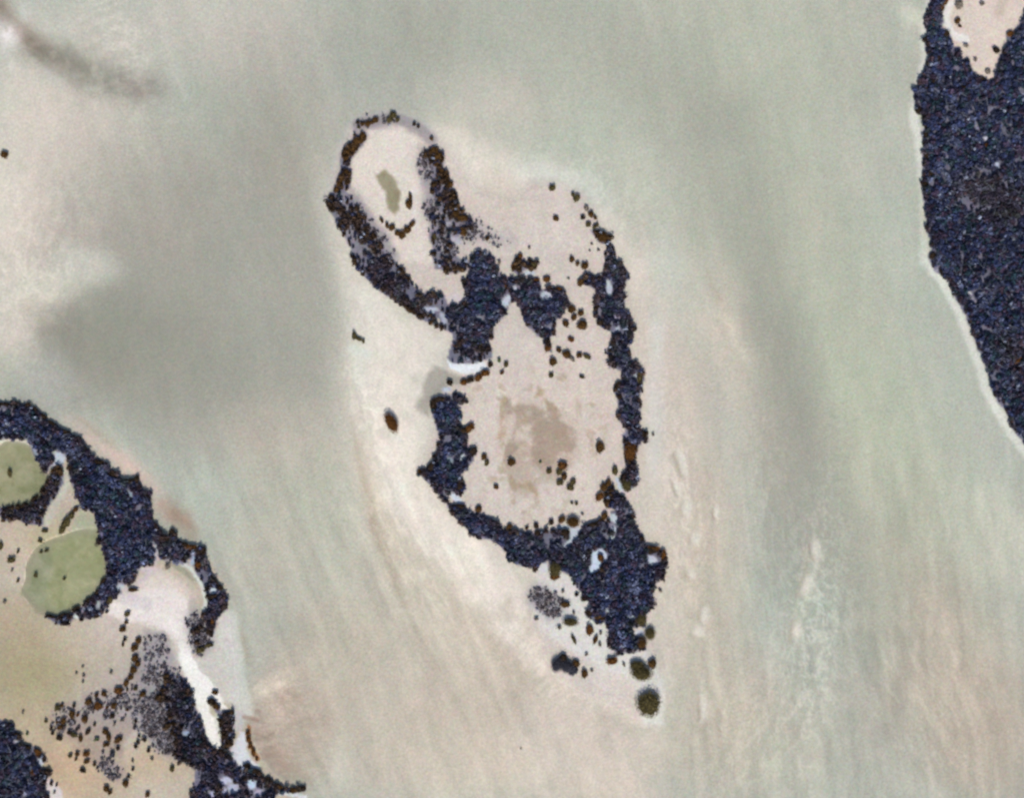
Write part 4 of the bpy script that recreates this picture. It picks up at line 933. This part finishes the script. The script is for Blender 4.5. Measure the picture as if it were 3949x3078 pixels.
T('E', 'brown', "on the southern mass's lower left edge", "from the top", [(375, 318, 30, 40, 0, 'dark'), (545, 330, 54, 60, 0, 'olive'), (545, 392, 50, 30, 0, 'rust'), (730, 555, 22, 0, 0, 'dark'), (800, 590, 32, 28, 0, 'dark'), (850, 705, 46, 36, -30, 'dark'), (930, 745, 50, 42), (1300, 770, 46, 62, 0, 'olive'), (1300, 972, 46, 52)], RIM)
T('E', 'olive', "on the white flat left of the southern tip", "from the top", [(612, 528, 18, 0, 0, 'grey'), (638, 640, 44, 28, 15, 'brown'), (710, 717, 18, 0, 0, 'grey'), (382, 765, 22, 0, 0, 'grey'), (680, 792, 68, 34, 3), (588, 842, 34, 16, 35, 'grey'), (850, 860, 38, 44, 0, 'rust'), (945, 890, 18, 0, 0, 'grey'), (712, 950, 16, 50, -30), (898, 950, 20, 40, 15, 'brown'), (938, 990, 20, 0, 0, 'grey'), (820, 1078, 18, 0, 0, 'grey')])
T('E', 'dark', "in the dark cluster left of the tip", "from the left", [(562, 1165, 48, 62, 25, 'slate'), (610, 1112, 48, 34, -20), (645, 1180, 62, 52, 0, 'slate'), (705, 1215, 48, 44, 0, 'slate'), (730, 1155, 38, 36, 0, 'brown')])
T('E', 'brown', "among the last bushes above the big round one", "from the left", [(805, 1243, 32, 36), (866, 1218, 16, 0, 0, 'grey'), (1045, 1135, 54, 36, -4, 'rust'), (1150, 1170, 22, 14, 25, 'grey'), (1262, 1170, 66, 38, 0, 'olive'), (1300, 1240, 92, 60, 5, 'olive'), (1392, 1160, 42, 40), (1375, 895, 46, 52, 0, 'olive')])
T('E', 'olive', "big and perfectly round, standing alone off the southern tip", "", [(1362, 1508, 102, 108, 10)])
T('E', 'grey', "right of the southern mass", "from the top", [(1497, 430, 18), (1468, 522, 20)])
LI = "mangroves of the left island"
T('F', 'dark', "on the left island's upper shore", "from the left", [(0, 165, 60, 22), (90, 172, 50, 20), (190, 165, 40, 24), (310, 180, 36, 34), (390, 225, 40, 30, 40), (480, 300, 50, 24, 35), (570, 370, 50, 24, 35, 'dark'), (720, 470, 60, 26, 30), (872, 545, 34, 30), (900, 625, 36), (960, 712, 30), (1090, 805, 60, 28, 10), (1250, 935, 60, 34, 25), (1400, 1005, 70, 26), (1500, 990, 34, 44), (1600, 1160, 38)], LI)
T('F', 'olive', "in the elongated clump between the two ponds", "from the top", [(835, 1320, 30, 34, 20, 'brown'), (795, 1385, 34, 48, 25), (740, 1460, 48, 62, 30), (690, 1545, 34, 60, 20)], LI)
T('F', 'olive', "islet inside the small round pond", "", [(112, 925, 28, 48, -25)], LI)
T('F', 'brown', "on the small round pond's lower right bank", "from the top", [(600, 895, 50, 30, -20), (470, 1110, 50, 24, -45, 'dark'), (380, 1200, 60, 24, -35, 'dark'), (270, 1275, 50, 26, -25, 'dark')], LI)
T('G', 'olive', "left of the larger pond", "from the top", [(500, 278, 40, 24), (442, 385, 28, 32), (20, 440, 26, 44), (205, 505, 24, 0, 0, 'olive'), (455, 510, 22), (515, 495, 26), (135, 600, 50, 36), (140, 712, 20, 0, 0, 'grey'), (205, 822, 26, 22), (60, 1055, 24, 26, 0, 'grey')], LI)
T('G', 'olive', "within the larger pond", "from the left", [(396, 768, 36, 26), (702, 805, 34, 14, -30)], LI)
T('G', 'dark', "hugging the larger pond's lower right bank", "from the top", [(1135, 830, 34, 50, 25), (1075, 950, 30, 60, 38), (960, 1050, 30, 60, 45), (840, 1130, 30, 60, 60), (690, 1205, 60, 26, -10), (560, 1215, 60, 22, 10), (1210, 1030, 40, 54, 30, 'olive'), (1065, 1208, 44, 30, -10), (1170, 1165, 22)], LI)
T('G', 'dark', "on the notch of the left island's right shore", "from the top", [(1880, 300, 36, 48), (1835, 372, 44, 34, 20)], LI)
T('H', 'dark', "along the left island's right shore", "from the top", [(800, 130, 44, 24, 10), (870, 152, 66, 28, 5, 'rust'), (985, 192, 42), (940, 330, 36, 44, 0, 'rust'), (1110, 500, 26, 40, -30), (1155, 562, 40, 30, 20), (1080, 650, 60, 26, -20), (1010, 850, 34), (1090, 885, 26, 50, 20, 'rust'), (1045, 985, 30, 40), (1050, 1128, 50, 22, 0, 'olive'), (965, 1172, 50, 36, -20, 'olive')], LI)
T('H', 'brown', "on the grey salt flat's top end", "from the top", [(300, 577, 60, 18), (490, 332, 20, 0, 0, 'grey'), (640, 350, 30, 34, 0, 'grey'), (238, 820, 34, 28, 0, 'olive'), (230, 900, 26, 24), (192, 970, 38, 32, -30), (215, 1068, 24, 22, 0, 'dark'), (348, 1085, 36, 32), (310, 1150, 44, 36, -20), (195, 1125, 22)], LI)
SF = "bushes scattered over the grey salt flat"
T('I', 'brown', "in the cluster stepping down the salt flat", "from the top", [(1540, 110, 44, 36), (1572, 175, 36, 40), (1525, 245, 46, 40), (1492, 335, 36, 34), (1440, 400, 36, 40), (1350, 482, 55, 46, -15, 'rust'), (1628, 527, 48, 28, -30), (1450, 475, 20), (1545, 465, 32, 30, 0, 'olive')], SF)
T('I', 'grey', "alone on the tan flat above the bush field", "from the top", [(950, 212, 18), (872, 283, 20, 14), (1270, 280, 24, 26, 0, 'grey'), (955, 312, 22), (948, 388, 18), (265, 732, 20)], SF)
T('I', 'brown', "in the bush field's upper row", "from the left", [(655, 675, 34, 40, 0, 'olive'), (712, 650, 26), (848, 655, 34, 24, 0, 'dark'), (1012, 608, 46, 34, -10), (1105, 535, 36, 26), (1190, 520, 34, 38), (1130, 655, 60, 44, 0, 'rust'), (1222, 672, 24, 22, 0, 'rust'), (1300, 660, 34, 44, 15), (1410, 640, 20, 0, 0, 'grey'), (1452, 700, 24, 26)], SF)
T('I', 'brown', "in the bush field's middle row", "from the left", [(530, 830, 22, 30, 0, 'olive'), (650, 832, 26), (728, 828, 34, 40), (825, 750, 38, 52), (890, 760, 30, 22, 0, 'rust'), (968, 812, 44, 42), (1080, 875, 26, 22, 0, 'olive'), (1280, 768, 34, 36, 0, 'dark'), (1308, 865, 30, 22, 0, 'grey'), (1392, 820, 26, 0, 0, 'grey'), (1552, 830, 26, 28, 0, 'dark')], SF)
T('I', 'brown', "in the bush field's lower row", "from the left", [(590, 912, 28, 26, 0, 'dark'), (602, 965, 22, 34, 0, 'dark'), (690, 895, 36, 30), (685, 1020, 42, 36, 0, 'dark'), (790, 955, 34, 28, 0, 'dark'), (850, 985, 50, 26, 15, 'olive'), (925, 1030, 26, 44, -15), (1005, 950, 28, 42, 25, 'dark'), (1110, 1035, 32, 26, 0, 'green'), (1202, 950, 38, 40), (1240, 1020, 30, 44, -10), (1212, 1095, 46, 26, -5), (1352, 1040, 58, 34, -20), (1350, 1140, 34, 28, 15, 'dark'), (1285, 1205, 32, 46, 0, 'slate')], SF)
T('I', 'dark', "between the bush field and the black mass", "from the top", [(1580, 995, 20, 24), (1650, 1040, 34, 30), (1570, 1060, 26), (1548, 1115, 28, 32), (1690, 1160, 30, 30), (1732, 1260, 24, 22, 0, 'grey'), (1512, 1280, 20, 0, 0, 'grey'), (1516, 1376, 26, 22)], SF)
T('I', 'brown', "near the photo's bottom edge", "from the left", [(590, 1530, 40, 20, 15, 'dark'), (650, 1556, 24, 16, 30, 'dark'), (625, 1640, 20, 0, 0, 'grey'), (805, 1222, 28, 32, 0, 'olive'), (880, 1200, 28, 34), (868, 1262, 24, 20), (950, 1388, 44, 24, 25, 'dark'), (990, 1205, 44, 34, 0, 'rust'), (990, 1290, 40, 26), (1080, 1325, 30, 26), (1215, 1598, 36, 48, -25), (1255, 1645, 34, 24), (1430, 1540, 42, 40), (1462, 1455, 26, 22, 0, 'dark'), (1680, 1660, 30, 36)], SF)
T('I', 'dark', "on the dark bottom left mass's edge", "from the top", [(130, 870, 34, 30), (200, 985, 40, 34, 25), (315, 970, 26, 18, -30, 'green'), (325, 1130, 50, 34, 0, 'dark'), (440, 1180, 40, 52, -35, 'rust'), (508, 1262, 24, 34), (545, 1405, 50, 40, -20), (410, 1400, 60, 40, 0, 'rust')], LI)
T('J', 'brown', "beside the white sand spit", "from the top", [(678, 503, 42, 30), (630, 610, 50, 40, 0, 'dark'), (700, 665, 46, 34, 30), (835, 738, 54, 20, 0, 'dark'), (195, 1372, 30, 42, 20, 'olive'), (350, 520, 40, 26)], LI)
T('J', 'rust', "in the rusty string right of the lower sand lobe", "from the top", [(1048, 965, 20, 40, 0), (1060, 1040, 32, 36), (1082, 1110, 26, 36), (1115, 1190, 28, 46, -20), (1150, 1262, 16, 30, -25)], LI)
T('J', 'dark', "along the left island's bottom shore", "from the left", [(760, 1165, 60, 22, 10), (1040, 1342, 46, 36), (1140, 1395, 54, 36, 15), (1278, 1488, 36, 34), (1410, 1570, 56, 28, 20, 'brown'), (1570, 1615, 60, 30, 0, 'brown'), (1678, 1600, 40, 38)], LI)
RF = "mangroves along the right forest's shore"
T('K', 'rust', "on the right forest's left shore", "from the top", [(545, 15, 36, 50), (500, 90, 36, 52, 15), (470, 160, 36, 46, 15), (432, 240, 36, 50, 12), (550, 370, 50, 40, 20, 'dark'), (480, 495, 40, 34, 0, 'dark'), (460, 640, 36, 40, 0, 'dark'), (410, 900, 34, 60, 45, 'dark'), (335, 975, 44, 36, 0, 'dark'), (250, 1215, 44, 46, 0, 'dark'), (340, 1380, 24, 40, 0, 'dark'), (335, 1475, 38, 40, 0, 'dark'), (430, 1520, 34, 40, 0, 'dark'), (330, 1572, 36, 34, 0, 'dark'), (345, 1690, 34, 30, 0, 'dark')], RF)
T('K', 'brown', "inside the pale clearing of the right forest", "from the top", [(950, 45, 34, 28, 0, 'grey'), (700, 60, 46, 60, 0, 'grey'), (680, 232, 34, 36), (708, 288, 22), (775, 502, 28, 34, 0, 'grey'), (1100, 550, 46, 38, 20, 'dark'), (878, 655, 26, 0, 0, 'grey'), (785, 675, 34, 34, 0, 'slate'), (1012, 780, 32, 34, 0, 'grey')], RF)
T('K', 'dark', "bordering the clearing of the right forest", "from the top", [(1255, 370, 44, 34, 0, 'rust'), (1190, 570, 34, 28), (945, 862, 40, 30), (1098, 905, 30, 38), (760, 960, 60, 26, -5), (1000, 1590, 60, 22, 0, 'rust')], RF)
T('L', 'dark', "on the right forest's lower shore", "from the top", [(172, 140, 18, 20), (190, 245, 18, 24, 20), (163, 300, 18, 20, 30), (205, 690, 20, 20, 0), (250, 775, 16, 12), (320, 890, 12, 18), (420, 1040, 14, 26, -15, 'brown'), (550, 1440, 16, 20, 0), (665, 1268, 34, 14, -25, 'rust'), (560, 370, 20, 16, 0, 'rust')], RF)
T('V', 'brown', "alone in the water at the left edge", "", [(10, 330, 9, 9)])
T('V', 'grey', "speck near the bottom, right of centre", "", [(1111, 1598, 2.6, 1.5)])

seen_order = sorted(range(len(specs)), key=lambda i: -specs[i][0])
singles = set(seen_order[:296])
small = []
for i, (_, a) in enumerate(specs):
    if i in singles: plant(*a)
    else: small.append(a)

# ------------------------------------------------------------------ closed canopy and scrub as counted-by-nobody masses
def lookup(A, x, y):
    i = np.clip(((x - cx[0]) / STEP).round().astype(int), 0, len(cx) - 1)
    j = np.clip(((y - cy[0]) / STEP).round().astype(int), 0, len(cy) - 1)
    return A[j, i]
def scatter(spacing, field, seed, thresh_noise, holes=9):
    r = np.random.default_rng(seed)
    gx, gy = np.meshgrid(np.arange(-380, 4330, spacing), np.arange(-330, 3410, spacing))
    x = (gx + r.uniform(-.55, .55, gx.shape) * spacing).ravel(); y = (gy + r.uniform(-.55, .55, gx.shape) * spacing).ravel()
    f = lookup(field, x, y)
    n = fbm(x, y, 38, seed + 5) * .5 + .5 + r.uniform(-.25, .25, len(x))
    hole = (vnoise(x, y, 16, seed + 9) + .35 * vnoise(x, y, 60, seed + 8)) > holes
    keep = (f > .12) & ~hole & (n < np.where(f > .9, 9, f * thresh_noise))
    return x[keep], y[keep], r
def build_mass(name, x, y, rad_m, hgt, cols, variants, label, seed, extra=None):
    r = np.random.default_rng(seed)
    V, F, Cc = [], [], []
    off = 0
    pick = r.integers(0, len(variants), len(x))
    z0 = np.maximum(lookup(Z, x, y), -.2)
    for k, (v, f, sh) in enumerate(variants):
        m = pick == k
        n = int(m.sum())
        if not n: continue
        a = r.uniform(0, 2 * math.pi, n); ca, sa = np.cos(a), np.sin(a)
        s = rad_m[m]
        st = r.uniform(.8, 1.25, n)
        vx = v[None, :, 0] * (s * st)[:, None]; vy = v[None, :, 1] * (s / st)[:, None]
        X = vx * ca[:, None] - vy * sa[:, None] + wx(x[m])[:, None]
        Y = vx * sa[:, None] + vy * ca[:, None] + wy(y[m])[:, None]
        Zz = v[None, :, 2] * hgt[m][:, None] + z0[m][:, None]
        V.append(np.stack([X, Y, Zz], -1).reshape(-1, 3))
        F.append((f[None] + (np.arange(n) * len(v))[:, None, None] + off).reshape(-1, 3))
        off += n * len(v)
        jit = 1 + r.normal(size=(n, len(v), 1)) * .12
        Cc.append((cols[m][:, None, :] * sh[None, :, None] * jit).reshape(-1, 3))
    V, F, Cc = np.concatenate(V), np.concatenate(F), np.clip(np.concatenate(Cc), .003, .9)
    o = obj(name, mesh_np(name, V, F, Cc), M_LEAF)
    o['kind'] = 'stuff'; o['label'] = label
    print(name, len(x), 'plants', len(F), 'tris')
    return o
small_var = [crown_arrays(300 + k, 60, 0, .27, 4) for k in range(12)]
scrub_var = [crown_arrays(400 + k, 26, 0, .30, 3) for k in range(6)]

px_, py_, r = scatter(10.5, stand, 900, 1.0, .54)
# leave room for the single mangroves
P = np.array(placed)
keep = np.ones(len(px_), bool)
for (a, b, q) in placed:
    keep &= (px_ - a) ** 2 + (py_ - b) ** 2 > (q * .55) ** 2
px_, py_ = px_[keep], py_[keep]
n = len(px_)
br = lookup(brown, px_, py_)
edge = np.clip(1 - lookup(dense, px_, py_), 0, 1)
# nearness to the rim: compare with a blurred mask
rim = np.clip(1.9 - 2 * blur(np.clip(dense, 0, 1), 4)[...], 0, 1)
rimv = lookup(rim, px_, py_)
sp = fbm(px_, py_, 70, 951) * .5 + .5
navy, slate, plum, green_, brn = (np.array(c) for c in [(.026, .033, .074), (.068, .078, .128), (.040, .028, .048), (.020, .038, .050), (.048, .028, .014)])
u = r.random(n)
base = np.where((u < .45)[:, None], navy, np.where((u < .62)[:, None], slate, np.where((u < .82)[:, None], plum, green_)))
mixb = np.clip(br * .8 + rimv * .75 * (r.random(n) < .8) + (sp > .75) * .25, 0, 1)[:, None]
cols = base * (1 - mixb) + brn * mixb
cols *= (r.uniform(.75, 1.3, n) * (1.15 + .8 * fbm(px_, py_, 40, 977)))[:, None]
fleck = r.random(n) < .028
cols[fleck] = np.array((.34, .37, .46))
rad = np.where(fleck, .55, 1) * (.75 + 1.6 * r.random(n) ** 1.8) * np.where(rimv > .5, .85, 1)
hg = rad * r.uniform(.5, .9, n) + 2.0 + fleck * .9
build_mass("mangrove_canopy", px_, py_, rad, hg, cols, small_var, "dense dark slate-blue mangrove canopy filling the islands and the right-hand forest", 31)

sx_, sy_, r = scatter(7.0, np.clip(blur(scrub, 3), 0, 1), 1200, 1.35)
n = len(sx_)
br = lookup(brown, sx_, sy_)
gr, mv, dk = (np.array(c) for c in [(.22, .21, .24), (.13, .11, .125), (.06, .048, .055)])
u = r.random(n)
cols = np.where((u < .4)[:, None], gr, np.where((u < .75)[:, None], mv, dk))
mb = (br * .6)[:, None]
cols = (cols * (1 - mb) + np.array((.09, .06, .035)) * mb) * r.uniform(.7, 1.3, n)[:, None]
rad = .3 + 1.1 * r.random(n) ** 2.2
build_mass("low_scrub", sx_, sy_, rad, rad * 1.1 + .2, cols, scrub_var, "sparse grey-mauve scrub and dead brush on the salt mud", 41)

# the smallest of the single shrubs, past the count that stand as objects of their own
q_ = np.array([U(a[0], [(a[1], a[2])])[0] for a in small]); k_ = np.array([REG[a[0]][2] * MPU * math.sqrt(a[3] * a[4]) * 1.06 for a in small])
build_mass("tiny_shrubs", q_[:, 0], q_[:, 1], k_, k_ * 1.3 + .4, np.array([TONES[a[6]] for a in small]), [crown_arrays(500 + k, 90, 1, .2, 4) for k in range(4)], "tiniest shrubs dotted over the flats and island rims", 51)

# bleached bare branches lying in the canopy
bx_, by_, r = scatter(21.0, np.clip(stand, 0, 1), 1500, 1.0)
m = (lookup(blur(dense, 3), bx_, by_) > .93) & (r.random(len(bx_)) < .25 + .35 * (fbm(bx_, by_, 90, 1650) > .05)); bx_, by_ = bx_[m], by_[m]
V, F, Cc = [], [], []
flow = fbm(bx_, by_, 260, 1600) * 2.2
for i in range(len(bx_)):
    x0, y0 = wx(bx_[i]), wy(by_[i]); z0 = 2.9 + r.uniform(-.2, .9)
    shade = r.uniform(.08, .26)
    for k in range(r.integers(1, 4)):
        a = .5 + flow[i] * 1.6 + r.normal() * .55; L = r.uniform(1.5, 6.0); wd = r.uniform(.08, .2)
        cxv, sxv = math.cos(a), math.sin(a)
        bend = r.normal() * .25
        p = [(x0, y0), (x0 + cxv * L * .5 - sxv * bend * L * .4, y0 + sxv * L * .5 + cxv * bend * L * .4), (x0 + cxv * L, y0 + sxv * L)]
        o_ = len(V)
        for j, (qx, qy) in enumerate(p):
            ww = wd * (1 - .4 * j)
            V += [(qx - sxv * ww, qy + cxv * ww, z0 + .1 * j), (qx + sxv * ww, qy - cxv * ww, z0 + .1 * j), (qx, qy, z0 + .1 * j + ww * 1.5)]
            Cc += [(shade, shade * 1.06, shade * 1.3)] * 3
        for j in range(2):
            a0 = o_ + j * 3
            for q in range(3):
                F.append((a0 + q, a0 + (q + 1) % 3, a0 + 3 + (q + 1) % 3, a0 + 3 + q))
o = obj("bare_branches", mesh_np("bare_branches", np.array(V), np.array(F), np.array(Cc)), M_LEAF)
o['kind'] = 'stuff'; o['label'] = "bleached bare branches streaking the dark mangrove canopy"
print('branches', len(F), 'trees', counter)
